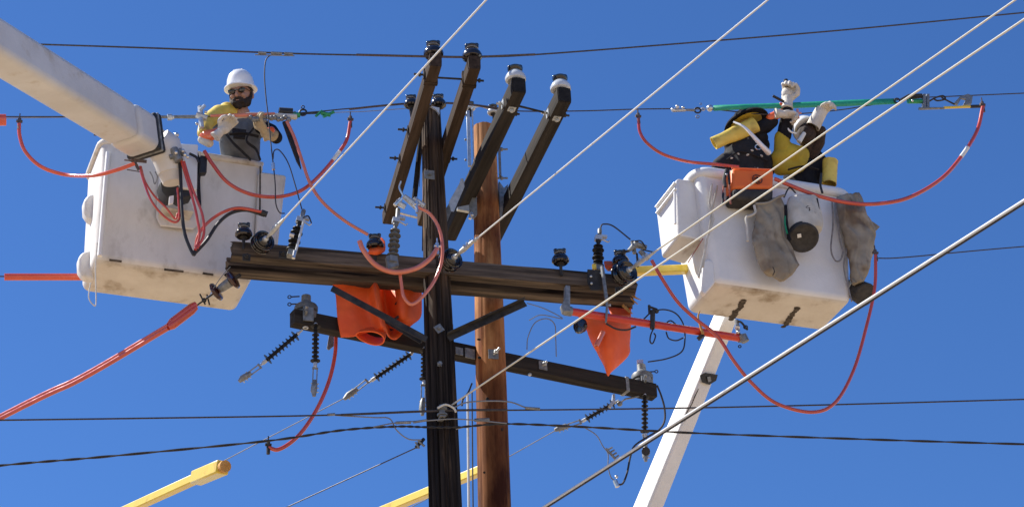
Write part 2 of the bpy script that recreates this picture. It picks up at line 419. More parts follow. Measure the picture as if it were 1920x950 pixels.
A1 = lambda t, s=0.0, z=0.0: lerp(a0, a1, t) + n1*s + Z*z
B1 = lambda t, s=0.0, z=0.0: lerp(b0, b1, t) + n1*s + Z*z
for t, s in ((.09, 1), (.42, 1), (.60, 1), (.93, 1)):
    mb = bolt_mb(MB(), A1(t, .048), n1, .075); plate(mb, A1(t, .048), n1, .05); hw('bolt', mb, 'old_steel', old)
mb = MB().tube([A1(.10, -.05), B1(.10, .05)], .0075, 8); hw('spacer_rod', mb, 'old_steel', old)
for t in (.10, .58):
    mb = bolt_mb(MB(), B1(t, -.048), -n1, .06); plate(mb, B1(t, -.048), -n1, .05); hw('bolt', mb, 'old_steel', old)
for fn in (A1, B1):
    mb = MB(); M = fr(fn(.10), d1); mb.box((0, 0, 0), (.035, .101, .127), M); hw('end_band', mb, 'brown_arm_wood', old, bevel=.004)
# V braces under the main arm (angle iron)
def brace(p, q, wd=.045, name='brace', m='old_steel', par=None):
    M = fr(p, q-p); L = (q-p).length; mb = MB(); mb.box((L/2, 0, 0), (L, .006, wd), M); mb.box((L/2, wd/2+.0031, wd/2-.004), (L, wd, .006), M)
    return hw(name, mb, m, par)
brace(Q(622, 540, -.19), Q(800, 636, -.12), .05, par=old)
brace(Q(985, 568, -.19), Q(840, 634, -.12), .05, par=old)
brace(Q(632, 545, .20), Q(790, 640, .13), .04, par=old)
for px, py, s in ((823, 616, .058), (805, 328, .075), (824, 683, .03)):
    p = Q(px, py, -.105 if py > 500 else -.083); mb = MB(); plate(mb, p, -W, s, rot=R(35) if py > 500 and s > .05 else 0); bolt_mb(mb, p, -W, .03, .009, .016)
    hw('washer', mb, 'galvanised_dull', old)
mb = MB().tube([Q(794, 222, .10), Q(786, 290, .22), Q(777, 372, .34)], .021, 8); hw('dark_strut', mb, 'end_grain_black', old)
# splinters of the split pole top, coloured lighter to paint its sunlit left strip
for pts, rr in ((((791, 215), (789, 290), (786, 350)), .006), (((795, 350), (793, 400), (792, 470)), .011), (((804, 330), (801, 400), (803, 470)), .009), (((806, 240), (800, 262), (797, 300)), .006)):
    mb = MB().tube(pc(pts, -.070 if pts[0][1] < 300 else -.078), [rr*.3, rr, rr*.4], 6); hw('splinter', mb, 'brown_arm_wood', old)
mb = MB()  # knob on right edge of the pole
mb.ball(Q(829, 398, -.02), .022); hw('knot', mb, 'old_pole_wood', old)

new = empty('utility_pole', (0, 0, 0), 'new reddish brown wooden pole standing just behind the old one', 'utility pole')
nb = Q(927, 950, .45); new.matrix_basis = Matrix.Translation(V((nb.x, nb.y, 0)))
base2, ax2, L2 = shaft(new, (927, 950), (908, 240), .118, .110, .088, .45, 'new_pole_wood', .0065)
height_tone('new_pole_wood', Q(915, 712, .45).z - base2.z, .12, (.42, .36, .34), (1.0, 1.0, 1.0))  # lower shaft darker: cast shade painted into the wood colour
def pole2(y, off=0.0, dx=0):   # point on the new pole's axis plane
    t = (950-y)/710; return Q(927-19*t+dx, y, .45+off)
zc = Q(872, 376, .45).z; c0, c1 = QZ(973, 160, zc), QZ(843, 438, zc)
print('arm3', (c1-c0).length, 'azim', math.degrees(math.atan2(-(c1-c0).x, (c1-c0).y)), (c0-POLE).dot(W), (c1-POLE).dot(W))
o3, M3 = crossarm(new, c0, c1, .10, .125, 'dark_arm_wood', .012, pr=31)
e0 = QZ(1058, 178, c0.z); e1 = e0 + (c1-c0)
o4, M4 = crossarm(new, e0, e1, .10, .125, 'dark_arm_wood', .012, pr=37)
d3 = (c1-c0).normalized(); n3 = V((-d3.y, d3.x, 0))
if n3.x > 0: n3 = -n3
C3 = lambda t, s=0.0, z=0.0: lerp(c0, c1, t) + n3*s + Z*z
E3 = lambda t, s=0.0, z=0.0: lerp(e0, e1, t) + n3*s + Z*z
for fn in (C3, E3):
    M = fr(fn(0)-d3*.003, d3); mb = MB().box((0, 0, 0), (.008, .088, .112), M); hw('end_cap', mb, 'end_grain_black', new)
    mb = MB(); plate(mb, fn(.10, 0, -.062), -Z, .055, up=d3); bolt_mb(mb, fn(.10, 0, -.062), -Z, .03, .008, .016); hw('washer', mb, 'galvanised_steel', new)
    mb = MB(); plate(mb, fn(.12, .05), n3, .06); bolt_mb(mb, fn(.12, .05), n3, .05, .009, .018); hw('bolt', mb, 'galvanised_steel', new)
mb = MB().tube([C3(.12, -.05), E3(.12, .05)], .008, 8); hw('spacer_rod', mb, 'old_steel', new)
mb = bolt_mb(MB(), E3(.12, -.05), -n3, .06); hw('bolt', mb, 'old_steel', new)
mb = bolt_mb(MB(), C3(.17, -.05), -n3, .05); hw('bolt', mb, 'old_steel', new)
# galvanised gain brackets between arms and pole
for poly, off, m in ((((866, 345), (869, 335), (871, 350), (851, 397), (846, 380)), -.02, 'galvanised_steel'),
                     (((846, 383), (851, 385), (840, 412), (834, 425), (833, 405)), .1, 'galvanised_dull')):
    mb = MB().prism([Q(x, y, off) for x, y in poly], n3, .02); hw('gain_bracket', mb, m, new)
mb = MB().prism([Q(x, y, .30) for x, y in ((889, 361), (894, 360), (895, 402), (889, 409), (880, 398), (878, 388))], W, .03); hw('gain_bracket', mb, 'galvanised_dull', new, bevel=.003)
mb = MB().prism([Q(x, y, .28) for x, y in ((879, 384), (858, 388), (858, 392), (880, 396))], W, .03); hw('gain_bolt', mb, 'galvanised_steel', new)
mb = MB(); mb.tube([Q(884, 399, .28), Q(881, 410, .28)], .012, 8); mb.ball(Q(885, 403, .27), .014); hw('gain_bolt', mb, 'silver_bright', new)
mb = MB().prism([Q(x, y, .42) for x, y in ((936, 340), (945, 352), (953, 345), (951, 363), (944, 382), (941, 410), (937, 407))], W, .03); hw('gain_bracket', mb, 'galvanised_dull', new)
mb = MB().prism([Q(x, y, .40) for x, y in ((880, 345), (893, 344), (896, 349), (892, 357), (878, 358))], W, .02); hw('gain_block', mb, 'red_paint', new)
mb = MB()
for x, y in ((932, 268), (932, 322)): bolt_mb(mb, Q(x, y+12, .45), (Q(x+20, y+12, .45)-Q(x, y+12, .45)), .085, .008, .016)
mb.box(V((0, 0, 0)), (.02, .03, .30), frz(Q(937, 300, .45), ax2)); hw('side_bracket', mb, 'galvanised_dull', new)
# tall galvanised brackets at the left of its top
for x0_, x1_, y0_, y1_ in ((874, 881, 208, 312), (884, 887, 205, 300)):
    mb = MB(); a, b = Q((x0_+x1_)/2, y0_, .38), Q((x0_+x1_)/2+3, y1_, .38); M = fr(a, b-a); L = (b-a).length
    mb.box((L/2, 0, 0), (L, (x1_-x0_)*PX, .02), M); hw('top_bracket', mb, 'galvanised_steel', new, bevel=.002)
mb = MB()
for y in (215, 262, 300): mb.ball(Q(873, y, .37), .010)
hw('bracket_bolt', mb, 'galvanised_dull', new)
# through bolt plates on the shaft
for x, y, s in ((925, 664, .075), (927, 592, .06)):
    p = Q(x, y, .335); mb = MB(); plate(mb, p, -W, s); hw('washer', mb, 'galvanised_dull', new)
    if y > 600: mb = bolt_mb(MB(), p, (-W+U*.7+Z*.6), .07, .009, .017); hw('bolt', mb, 'galvanised_steel', new)
for x, y in ((898, 636), (899, 670), (935, 800), (941, 805), (908, 885), (914, 748)):
    mb = MB().ball((0, 0, 0), (random.uniform(.008, .02), .006, random.uniform(.008, .018)), M=fr(Q(x, y, .345), U)); hw('knot', mb, 'dark_arm_wood', new)
# ground wire moulding left of the shaft
for xx, y0_, r in ((877, 742, .009), (885, 735, .005)):
    mb = MB().tube(pc(((xx, y0_), (xx+1, 850), (xx+2, 950), (xx+6, 1200)), .40), r, 8); hw('ground_wire', mb, 'wire_bright' if r > .006 else 'wire_dark', new)
# long dark lower arm behind both poles
zl = Q(916, 683, .62).z
l0, l1 = QZ(548, 596, zl), QZ(1226, 735, zl)
print('arm5', (l1-l0).length, math.degrees(math.atan2((l1-l0).y, (l1-l0).x)), (l0-POLE).dot(W), (l1-POLE).dot(W))
o5, M5 = crossarm(new, l0, l1, .09, .115, 'dark_arm_wood', .012, pr=44)
d5 = (l1-l0).normalized(); w5 = V((-d5.y, d5.x, 0))
def L5(px, s=-.047, z=0.0):
    "point on the long lower arm at photo column px, s metres across it"
    lo, hi = 0., 1.
    for _ in range(30):
        t = (lo+hi)/2; q = lerp(l0, l1, t)-CAM; x = 960 + F*q.dot(cr)/q.dot(f0)
        if x < px: lo = t
        else: hi = t
    return lerp(l0, l1, lo) + w5*s + Z*z
for x, z, s in ((1012, .005, .07), (925, 0, .07), (875, -.02, .08), (855, -.02, .06)):
    mb = MB(); p = L5(x, -.047, z); plate(mb, p, -w5, s); hw('washer', mb, 'galvanised_dull', new)
    if x == 1012: mb = bolt_mb(MB(), p, -w5+Z*.4+d5*.3, .05, .009, .018); hw('bolt', mb, 'galvanised_steel', new)
mb = MB(); M = fr(L5(1171, 0), d5); mb.box((0, 0, 0), (.03, .098, .122), M); hw('arm_band', mb, 'galvanised_dull', new, bevel=.003)
mb = MB().ball(L5(990, -.02, -.075), .014); hw('bolt', mb, 'galvanised_steel', new)
mb = MB().prism([Q(x, y, .55) for x, y in ((618, 622), (627, 625), (629, 645), (617, 655), (613, 652))], W, .012); hw('arm_tab', mb, 'galvanised_dull', new)

# ------------------------------------------------------------------ insulators
def pin_proto(m, name='pin_insulator', cap=None):
    o = empty(name, (0, 0, 0), 'x', 'insulator')
    MB().lathe([(.030, .0), (.052, -.006), (.064, .004), (.066, .02), (.058, .040), (.047, .056), (.036, .066), (.033, .074), (.044, .083), (.046, .092), (.030, .100), (.012, .102)], seg=24).build('bell', m, o, M=Matrix())
    MB().lathe([(.026, -.004), (.030, -.014), (.012, -.020), (.011, -.11), (.0, -.11)][:4], seg=12).build('pin', 'old_steel', o, M=Matrix())
    mb = MB()
    for s in (-1, 1): mb.ball((0, 0, 0), (.017, .012, .014), M=Matrix.Translation((s*.030, 0, .106)))
    mb.build('top_ear', cap or m, o, M=Matrix())
    if cap: MB().lathe([(.040, .070), (.047, .080), (.049, .094), (.034, .106), (.01, .110)], seg=20).build('crown', cap, o, M=Matrix())
    MB().tube(circ(Matrix.Translation((0, 0, .074)), .037, 16), .005, 6, closed=True).build('tie_wire', 'wire_grey', o, M=Matrix())
    return o
G_P = 'dark glazed pin insulators on the crossarms and pole top'
pins = [((817, 112), a0, 'black bell insulator on the near end of the left steep brown arm', 1.15),
        ((890, 117), b0, 'black bell insulator on the steep brown arm right of the old pole top', 1.12)]
pp = pin_proto('black_glaze'); first = [True]
def place_pin(proto, p, label, s, group, fl, zr=0, tilt=Matrix()):
    M = Matrix.Translation(p) @ tilt @ Matrix.Rotation(zr, 4, 'Z') @ Matrix.Scale(s, 4)
    if fl[0]: fl[0] = False; proto.matrix_basis = M; proto['label'] = label; proto['group'] = group; return proto
    return copy_tree(proto, M, label, group)
place_pin(pp, A1(.035, 0, .085), pins[0][2], 1.1, G_P, first)
place_pin(pp, B1(.035, 0, .085), pins[1][2], 1.1, G_P, first)
place_pin(pp, Q(771, 199, -.04), 'black insulator on a short post left of the old pole top', .86, G_P, first)
place_pin(pp, Q(822, 199, -.05), 'black insulator touching the right side of the old pole top', .92, G_P, first)
place_pin(pp, Q(457, 443, -.13), 'black insulator on the far left end of the main crossarm', .95, G_P, first)
place_pin(pp, Q(703, 464, -.13), 'black insulator on the main crossarm wrapped by an orange cover', .98, G_P, first)
place_pin(pp, Q(1051, 492, -.12), 'lone black insulator with loose tie wire on the right crossarm half', 1.0, G_P, first)
place_pin(pp, Q(1164, 494, -.14), 'black insulator at the right end of the crossarm beside the twin discs', 1.0, G_P, first)
wp = pin_proto('white_glaze', cap='black_glaze'); fw = [True]; G_W = 'white pin insulators with dark tops on the new arms'
for k in [x for x in bpy.data.objects if x.parent == wp and x.name.startswith('tie_wire')]: bpy.data.objects.remove(k)
place_pin(wp, C3(.035, 0, .085), 'white insulator with black top on the left new dark arm end', 1.15, G_W, fw)
place_pin(wp, E3(.035, 0, .085), 'white insulator with black top on the rightmost steep arm end', 1.15, G_W, fw)
place_pin(wp, Q(882, 205, .38), 'small white insulator on the galvanised bracket left of the new pole top', .62, G_W, fw)
place_pin(wp, Q(925, 213, .3), 'small white insulator half hidden behind the left new dark arm', .72, G_W, fw)
# post and pale bracket under the pole top pins
mb = MB(); mb.tube([Q(771, 203, -.03), Q(777, 250, -.03)], .016, 8); hw('pin_post', mb, 'old_pole_wood', old)
mb = MB().prism([Q(x, y, -.09) for x, y in ((808, 199), (824, 202), (824, 214), (818, 206))], W, .02); hw('pin_strap', mb, 'white_glaze', old)

# disc dead-ends on the main arm
def wdir(p, q): return (q-p).normalized()
G_D = 'strain insulator discs at the ends of the wires'
def disc_string(p, d, n, r, m, label, cap='galvanised_steel', clevis=.10, gap=.075, start=.02):
    M = frz(p, d); o = empty('strain_insulator', p, label, 'insulator', G_D, M=M)
    MB().tube([V((0, 0, -.04)), V((0, 0, start+.01))], .014, 8).build('eye_bolt', 'old_steel', o, M=M)
    for i in range(n):
        z = start + i*gap
        MB().lathe([(.012, z-.012), (r*.45, z-.010), (r*.92, z-.004), (r, z+.006), (r*.99, z+.014), (r*.88, z+.012), (r*.8, z+.022), (r*.68, z+.012), (r*.58, z+.024), (r*.45, z+.014), (.018, z+.026)], M, 28).build('disc', m, o, M=Matrix())
        if i < n-1: MB().lathe([(.02, z+.02), (.026, z+.03), (.026, z+gap-.02), (.016, z+gap-.012)], M, 14).build('disc_cap', m, o, M=Matrix())
    ze = start+(n-1)*gap
    MB().lathe([(.012, ze+.018), (.022, ze+.024), (.020, ze+.045), (.010, ze+.055), (.010, ze+clevis)], M, 12).build('clevis', cap, o, M=Matrix())
    return o, M @ V((0, 0, ze+clevis))
def flat_wire(name, a, apx, m, r, label, cat='wire', ext=5, group=None, sag=0.0, parts=None, r2=None):
    "straight span at constant height from point a through the photo pixel apx, continued ext metres past the frame"
    b = QZ(*apx, a.z); d = (b-a).normalized(); e = b + d*ext; P = []
    for i in range(25):
        t = i/24; P.append(lerp(a, e, t) - Z*(sag*4*t*(1-t)))
    o = MB().tube(P, r, 10).build(name, m); tag(o, label, cat, group); return o, d
# directions of the near-right wires
pA = Q(497, 449, -.24); bA = QZ(912, 0, pA.z); dA = wdir(pA, bA)
pB = Q(848, 485, -.26); bB = QZ(1440, 0, pB.z); dB = wdir(pB, bB)
pC = Q(1176, 508, -.26); bC = QZ(1904, 0, pC.z); dC = wdir(pC, bC)
# strings: discs face the span
sA, eA = disc_string(pA-dA*.10, dA, 2, .078, 'black_glaze', 'double black disc insulator at the left end of the crossarm', start=.02, gap=.055)
sB, eB = disc_string(pB-dB*.08, dB, 2, .082, 'black_glaze', 'double black disc insulator at the old pole in the middle of the crossarm', start=.02, gap=.055)
sC, eC = disc_string(pC-dC*.10, dC, 2, .092, 'black_glaze', 'double black disc insulator at the right end of the crossarm', start=.02, gap=.07)
for (e, px, lab, nm) in ((eA, (912, 0), 'bright wire rising from the left end of the crossarm across the steep brown arm', 'overhead_wire'),
                         (eB, (1440, 0), 'bright wire rising from the middle of the crossarm past the two dark arms', 'overhead_wire'),
                         (eC, (1904, 0), 'upper of the two cream wires rising past the right bucket', 'overhead_wire')):
    o = empty(nm, e, lab, 'wire', 'bright wires running towards the upper right')
    b = QZ(*px, e.z); d = (b-e).normalized(); cream = px[0] > 1800
    cl = MB(); cl.tube([e-d*.01, e+d*.05, e+d*.16, e+d*.24], [.012, .02, .014, .009], 10)
    for t in (.06, .10, .14): cl.tube([e+d*t-Z*.0+U*.0, e+d*t+Z*.035], .008, 6)
    cl.build('dead_end_clamp', 'galvanised_steel', o)
    P = [lerp(e, b+d*5, i/24) for i in range(25)]
    MB().tube(P, .0058 if not cream else .0062, 10).build('conductor', 'wire_bright' if not cream else 'wire_cream', o)
# C2 from spool on old pole
p2 = Q(848, 758, -.14)
o = empty('overhead_wire', p2, 'lower cream wire running from the spool on the old pole past the right bucket', 'wire', 'bright wires running towards the upper right')
b = QZ(1921, 36, p2.z); d = (b-p2).normalized()
MB().tube([lerp(p2, b+d*5, i/30) for i in range(31)], .0062, 10).build('conductor', 'wire_cream', o)
# D thick cable
p2 = Q(1018, 951, -.35); b = QZ(1921, 376, p2.z); d = (b-p2).normalized()
o = empty('overhead_cable', p2, 'thick two-tone cable crossing the lower right corner in front of the boom', 'cable')
MB().tube([p2-d*6+(b+d*11-p2)*(i/30) for i in range(31)], .0105, 12).build('messenger', 'wire_bright', o)
MB().tube([p2-d*6+(b+d*11-p2)*(i/30)-Z*.0125+W*.009 for i in range(31)], .0062, 12).build('dark_lower_tube', 'black_rubber', o)  # thin dark tube below and just behind the messenger

# left string going down-left from far arm end
pL = Q(442, 521, .04); qL = Q(372, 572, .12); hz = qL.z
bL = QZ(0, 782, qL.z-.05)
dL = (Q(385, 561, .2)-pL).normalized()
sL, eL = disc_string(pL, dL, 2, .071, 'red_brown_glaze', 'two dark red discs hanging from the left end of the crossarm', start=.015, gap=.15, clevis=.09)
mb = MB().lathe([(.02, .035), (.036, .05), (.030, .135), (.02, .14)], frz(pL, dL), 14); hw('grey_collar', mb, 'galvanised_dull', sL)
o = empty('line_hose', eL, 'long red line hose sloping down to the left edge, with split sleeve', 'line hose', 'orange and red line hoses')
s0, s1 = Q(362, 577, .2), Q(316, 612, .22); zz = s1.z
endp = QZ(0, 782, zz-.12); dd = (endp-s1).normalized()
P = sm([s1, lerp(s1, endp, .5)-Z*.035, endp, endp+dd*4+Z*.05], 8)
for k, ofs in enumerate((.012, -.012)):
    MB().tube([p+Z*ofs for p in P], .0165, 12).build('hose', 'red_hose', o)
    MB().tube([s0+(s0-s1)*.12+Z*ofs, s0+(s1-s0)*.06+Z*ofs*1.3, s0+(s1-s0)*.85+Z*ofs*1.3, s1+Z*ofs*.8], [.022, .029, .029, .02], 14).build('sleeve', 'red_hose', o)
mb = MB().tube([eL-dL*.12, s0], .006, 8); mb.ball(lerp(eL, s0, .2), .018); mb.tube([eL+Z*.03, eL-Z*.05+U*.02], .006, 6); mb.tube([eL+Z*.03-U*.05, eL-U*.01-Z*.05], .006, 6)
mb.build('shackle', 'old_steel', o)
tag(MB().tube(pc(((432, 500), (418, 515), (400, 540)), .0), .003, 6).build('tie_wire', 'wire_grey'), 'thin slack wire running from the left crossarm end to the discs', 'wire')

# long-rod polymer dead-ends
def polymer(p, q, n, r, label, group='black long-rod insulators', m='black_polymer', rod0=.12, rod1=.12, ends=True, big=True, coremat=None, name='polymer_insulator'):
    M = frz(p, q-p); L = (q-p).length; o = empty(name, p, label, 'insulator', group, M=M)
    z0, z1 = L*rod0, L*(1-rod1)
    MB().lathe([(.010, z0), (.013, z0+.01), (.013, z1-.01), (.010, z1)], M, 12).build('core', coremat or m, o, M=Matrix())
    mb = MB()
    for i in range(n):
        z = z0 + (z1-z0)*(i+.5)/n; rr = r*(1.35 if big and i in (0, n-1) else 1)
        mb.lathe([(.013, z-.008), (rr*.7, z-.004), (rr, z), (rr, z+.003), (.013, z+.006)], M, 20)
    mb.build('sheds', m, o, M=Matrix())
    MB().lathe([(.008, 0), (.008, z0*.6), (.014, z0*.7), (.014, z0)], M, 10).build('end_fitting', 'galvanised_steel', o, M=Matrix())
    MB().lathe([(.014, z1), (.014, z1+.03), (.008, z1+.035), (.008, L)], M, 10).build('end_fitting', 'galvanised_steel', o, M=Matrix())
    return o, M, L
def shoe(parent, p, q, m='galvanised_dull', s=1.0):
    "strain clamp: fork of two bars and a boat-shaped clamp body"
    M = frz(p, q-p, W); L = (q-p).length; mb = MB()
    for k in (-1, 1): mb.tube([M @ V((k*.014*s, 0, 0)), M @ V((k*.014*s, 0, L*.5))], .0045*s, 6)
    mb.tube([M @ V((-.02*s, 0, .0)), M @ V((.02*s, 0, 0))], .008*s, 8); mb.build('fork', m, parent)
    MB().tube([M @ V((0, 0, L*.42)), M @ V((0, 0, L*.55)), M @ V((.004, 0, L*.8)), M @ V((0, 0, L))], [.010*s, .021*s, .023*s, .012*s], 10).build('clamp_body', m, parent)
    mb = MB()
    for t in (.55, .7, .85): mb.tube([M @ V((-.03*s, 0, L*t)), M @ V((.026*s, 0, L*t))], .0045*s, 6)
    mb.build('u_bolts', 'galvanised_steel', parent)
o, M, L = polymer(Q(567, 618, .16), Q(489, 684, .26), 9, .031, 'black ribbed insulator sloping down-left from the lower arm, nothing attached', rod0=.13, rod1=.13)
shoe(o, Q(487, 686, .26), Q(448, 715, .31))
mb = MB(); mb.tube(circ(fr(Q(573, 614, .16), U), .016, 12), .006, 6, closed=True); mb.ball(Q(580, 608, .16), .02); mb.build('shackle', 'galvanised_steel', o)
o, M, L = polymer(Q(778, 658, .5), Q(692, 716, .6), 10, .028, 'black ribbed insulator in front of the lower arm holding a thin wire', rod0=.1, rod1=.13)
shoe(o, Q(688, 714, .6), Q(645, 748, .64)); eW6 = Q(648, 745, .64)
o, M, L = polymer(Q(1160, 750, .82), Q(1090, 790, .92), 8, .028, 'black ribbed insulator under the right end of the lower arm', rod0=.12, rod1=.12)
shoe(o, Q(1088, 790, .92), Q(1040, 806, .96))
mb = MB().prism([Q(x, y, .80) for x, y in ((1149, 738), (1153, 738), (1154, 752), (1146, 764), (1141, 760), (1148, 750))], W, .02); mb.build('hook', 'galvanised_steel', o)
mb = MB(); mb.ball(Q(1162, 756, .82), .022); mb.tube(pc(((1162, 756), (1172, 748), (1186, 745), (1198, 742)), .82), .007, 6); mb.build('shackle', 'galvanised_dull', o)
# vertical strings
o, M, L = polymer(Q(592, 605, .10), Q(591, 690, .10), 9, .026, 'black ribbed insulator hanging straight down beside the orange blanket', rod0=.03, rod1=.12, group='black ribbed insulators hanging straight down')
shoe(o, Q(591, 690, .10), Q(589, 742, .10))
o, M, L = polymer(Q(1209, 738, .80), Q(1209, 822, .80), 9, .026, 'black ribbed insulator hanging straight down from the right end of the lower arm', rod0=.03, rod1=.12, group='black ribbed insulators hanging straight down')
shoe(o, Q(1209, 815, .80), Q(1211, 864, .80))
MB().tube([Q(1211, 845, .76), Q(1211, 848, .86)], .032, 14).build('roller', 'black_rubber', o)
o, M, L = polymer(Q(796, 650, .30), Q(795, 722, .30), 8, .026, 'black ribbed insulator mostly hidden behind the old pole', rod0=.05, rod1=.12, group='black ribbed insulators hanging straight down')
shoe(o, Q(794, 722, .3), Q(792, 778, .3))

# grey post-top bushings on the lower arm (fuse housings)
def bushing(px, py, off, label, hook):
    p = Q(px, py, off); o = empty('bushing', p, label, 'bushing', 'grey post bushings on the lower arm')
    M = Matrix.Translation(p)
    MB().lathe([(.075, -.10), (.082, -.09), (.082, -.045), (.072, -.035), (.060, -.03), (.083, -.025), (.085, .005), (.078, .018), (.05, .025), (.045, .028)], M, 28).build('skirt', 'grey_polymer', o)
    MB().lathe([(.048, .02), (.050, .035), (.036, .05), (.034, .10), (.026, .105)], M, 20).build('cap', 'galvanised_dull', o)
    mb = MB().box((0, -.085, -.09), (.075, .012, .11), M @ Matrix.Rotation(ANG, 4, 'Z')); mb.tube([p+V((.01, -.10, -.075)), p+V((.02, -.13, -.05))], .013, 8); mb.tube([p+V((.01, -.10, -.10)), p+V((.02, -.13, -.085))], .011, 8)
    mb.build('mounting_plate', 'galvanised_dull', o)
    mb = MB()
    for dz in (.03, .09):
        a = p + V((-.045 if hook < 0 else .04, -.02, dz)); b = a + V((hook*.06, 0, .0)); mb.tube([a, b], .005, 6); mb.tube(circ(Matrix.Translation(b+V((hook*.012, 0, 0))) @ Matrix.Rotation(R(90), 4, 'X'), .012, 10), .004, 6, closed=True)
        if hook > 0: break
    mb.build('ring', 'old_steel', o)
    return o
bushing(574, 578, .20, 'grey bushing on the left end of the lower arm with two ring hooks', -1)
bq = bushing(1204, 706, .90, 'grey bushing on the right end of the lower arm with a black lead', 1)
MB().box((0, 0, .11), (.05, .04, .03), Matrix.Translation(Q(1202, 703, .90))).build('terminal', 'silver_bright', bq)

# fuse cutouts / arresters standing on the main crossarm
def cutout(p, q, label, kind):
    M = frz(p, q-p, W); L = (q-p).length; o = empty('fuse_cutout', p, label, 'fuse cutout', 'ribbed fuse cutouts standing on the crossarm', M=M)
    mt = kind
    MB().lathe([(.020, 0), (.020, L*.15), (.014, L*.18), (.014, L*.78), (.020, L*.8), (.020, L*.9), (.01, L*.92)], M, 14).build('core', mt, o, M=Matrix())
    mb = MB()
    for i in range(6):
        z = L*(.16+.105*i); r = .044 if i % 2 == 0 else .036
        mb.lathe([(.014, z-.010), (r, z-.006), (r, z-.001), (.014, z+.012)], M, 22)
    mb.build('sheds', mt, o, M=Matrix())
    mb = MB().box((0, 0, L*.90), (.05, .045, .035), M); mb.box((.035, 0, L*.97), (.06, .03, .018), M @ Matrix.Rotation(R(0), 4, 'Y')); mb.tube([M @ V((.02, 0, L*.9)), M @ V((.075, 0, L*.84)), M @ V((.085, 0, L*.88))], .006, 6)
    mb.build('top_contact', 'galvanised_steel', o)
    MB().box((0, 0, .02), (.055, .06, .045), M).build('mounting_bracket', 'galvanised_dull', o)
    MB().lathe([(.016, L*.9), (.016, L*1.15), (.012, L*1.17)], M @ Matrix.Translation((.01, 0, 0)), 12).build('terminal', 'galvanised_dull', o)
    return o, M, L
k1, M_, L_ = cutout(Q(545, 480, -.20), Q(564, 405, -.20), 'fuse cutout with white tube left of centre on the crossarm', 'black_polymer')
MB().tube([Q(552, 481, -.27), Q(570, 412, -.27)], .009, 10).build('fuse_tube', 'white_glaze', k1)
MB().tube(pc(((568, 408), (578, 405), (584, 418)), -.24), .005, 6).build('hook', 'old_steel', k1)
mb = MB(); mb.tube([Q(553, 470, -.28), Q(550, 484, -.28)], .013, 10); mb.tube([Q(543, 440, -.25), Q(551, 442, -.25)], .018, 8); mb.build('hinge', 'silver_bright', k1)
k2, M_, L_ = cutout(Q(736, 492, -.24), Q(743, 405, -.22), 'grey ribbed fuse cutout under the salmon hose beside the old pole', 'grey_polymer')
MB().prism([Q(x, y, -.25) for x, y in ((724, 480), (744, 474), (748, 497), (728, 503))], W, .04).build('clamp', 'galvanised_dull', k2)
k3, M_, L_ = cutout(Q(1121, 508, -.14), Q(1122, 440, -.14), 'black ribbed arrester at the right of the crossarm with curved lead', 'black_polymer')
MB().box((0, 0, 0), (.03, .02, .035), Matrix.Translation(Q(1114, 500, -.20))).build('tag', 'yellow_fibreglass', k3)
MB().tube([Q(1129, 500, -.24), Q(1137, 560, -.26)], .014, 10).build('fuse_tube', 'galvanised_dull', k3)
MB().tube(pc(((1137, 560), (1138, 576), (1136, 604)), -.27), [.01, .012, .008], 8).build('fuse_lever', 'galvanised_dull', k3)
MB().prism([Q(x, y, -.20) for x, y in ((1101, 506), (1128, 508), (1128, 545), (1108, 545), (1101, 530))], -W, .012).build('back_plate', 'old_steel', k3)
mb = MB()
for px, py in ((1108, 518), (1109, 531), (1127, 512), (1143, 572)): mb.ball(Q(px, py, -.225), .010)
mb.build('bolt', 'galvanised_steel', k3)
tag(MB().tube(pc(((1126, 437), (1127, 424), (1133, 420), (1150, 424), (1182, 449)), -.16), .0055, 8).build('jumper_lead', 'black_rubber'), 'black lead curving from the right arrester top to the clamp', 'wire')

# ------------------------------------------------------------------ horizontal lines
def span(name, pts, r, m, label, off=0, cat='wire', group=None, n=6, ext=True):
    P = pc(pts, off, n)
    if ext: P = [P[0] + (P[0]-P[1]).normalized()*4] + P if ext in (True, 'l') else P
    if ext in (True, 'r'): P = P + [P[-1] + (P[-1]-P[-2]).normalized()*4]
    o = MB().tube(P, r, 8).build(name, m); return tag(o, label, cat, group)
G_H = 'dark lines running across the picture'
ao = (a0-POLE).dot(W)+.05
top = empty('overhead_wire', Q(815, 107, ao), 'topmost dark wire carried on the two steep brown arms', 'wire', G_H)
P = pc(((0, 80), (60, 83), (300, 91), (560, 101), (815, 106), (890, 107), (1000, 103), (1300, 80), (1600, 55), (1920, 24)), ao, 5)
P = [P[0]-(P[1]-P[0]).normalized()*4] + P + [P[-1]+(P[-1]-P[-2]).normalized()*4]
MB().tube(P, .0060, 8).build('conductor', 'wire_dark', top)
MB().tube(pc(((668, 103), (815, 106.5), (890, 107), (1003, 102.5)), ao), .0085, 8).build('armor_rod', 'wire_brown', top)
mb = MB()
for x0_, x1_ in ((484, 499), (508, 528), (533, 549)): mb.tube([Q(x0_, 99+(x0_-484)*.03, ao), Q(x1_, 100+(x0_-484)*.03, ao)], .011, 8)
mb.tube([Q(478, 103, ao), Q(552, 105, ao)], .004, 6)
mb.build('parallel_clamp', 'galvanised_dull', top)
drop = empty('drop_wire', Q(505, 105, ao), 'thin dark lead hanging from the top wire down past the hard-hat worker', 'wire')
MB().tube(pc(((512, 101), (499, 112), (496, 140), (498, 175), (503, 220), (508, 270), (512, 305), (516, 345), (517, 380), (524, 398), (534, 400)), ao*.3), .0045, 8).build('lead', 'wire_dark', drop)
MB().tube([Q(512, 306, ao*.3), Q(513, 318, ao*.3)], .012, 10).build('connector', 'silver_bright', drop)
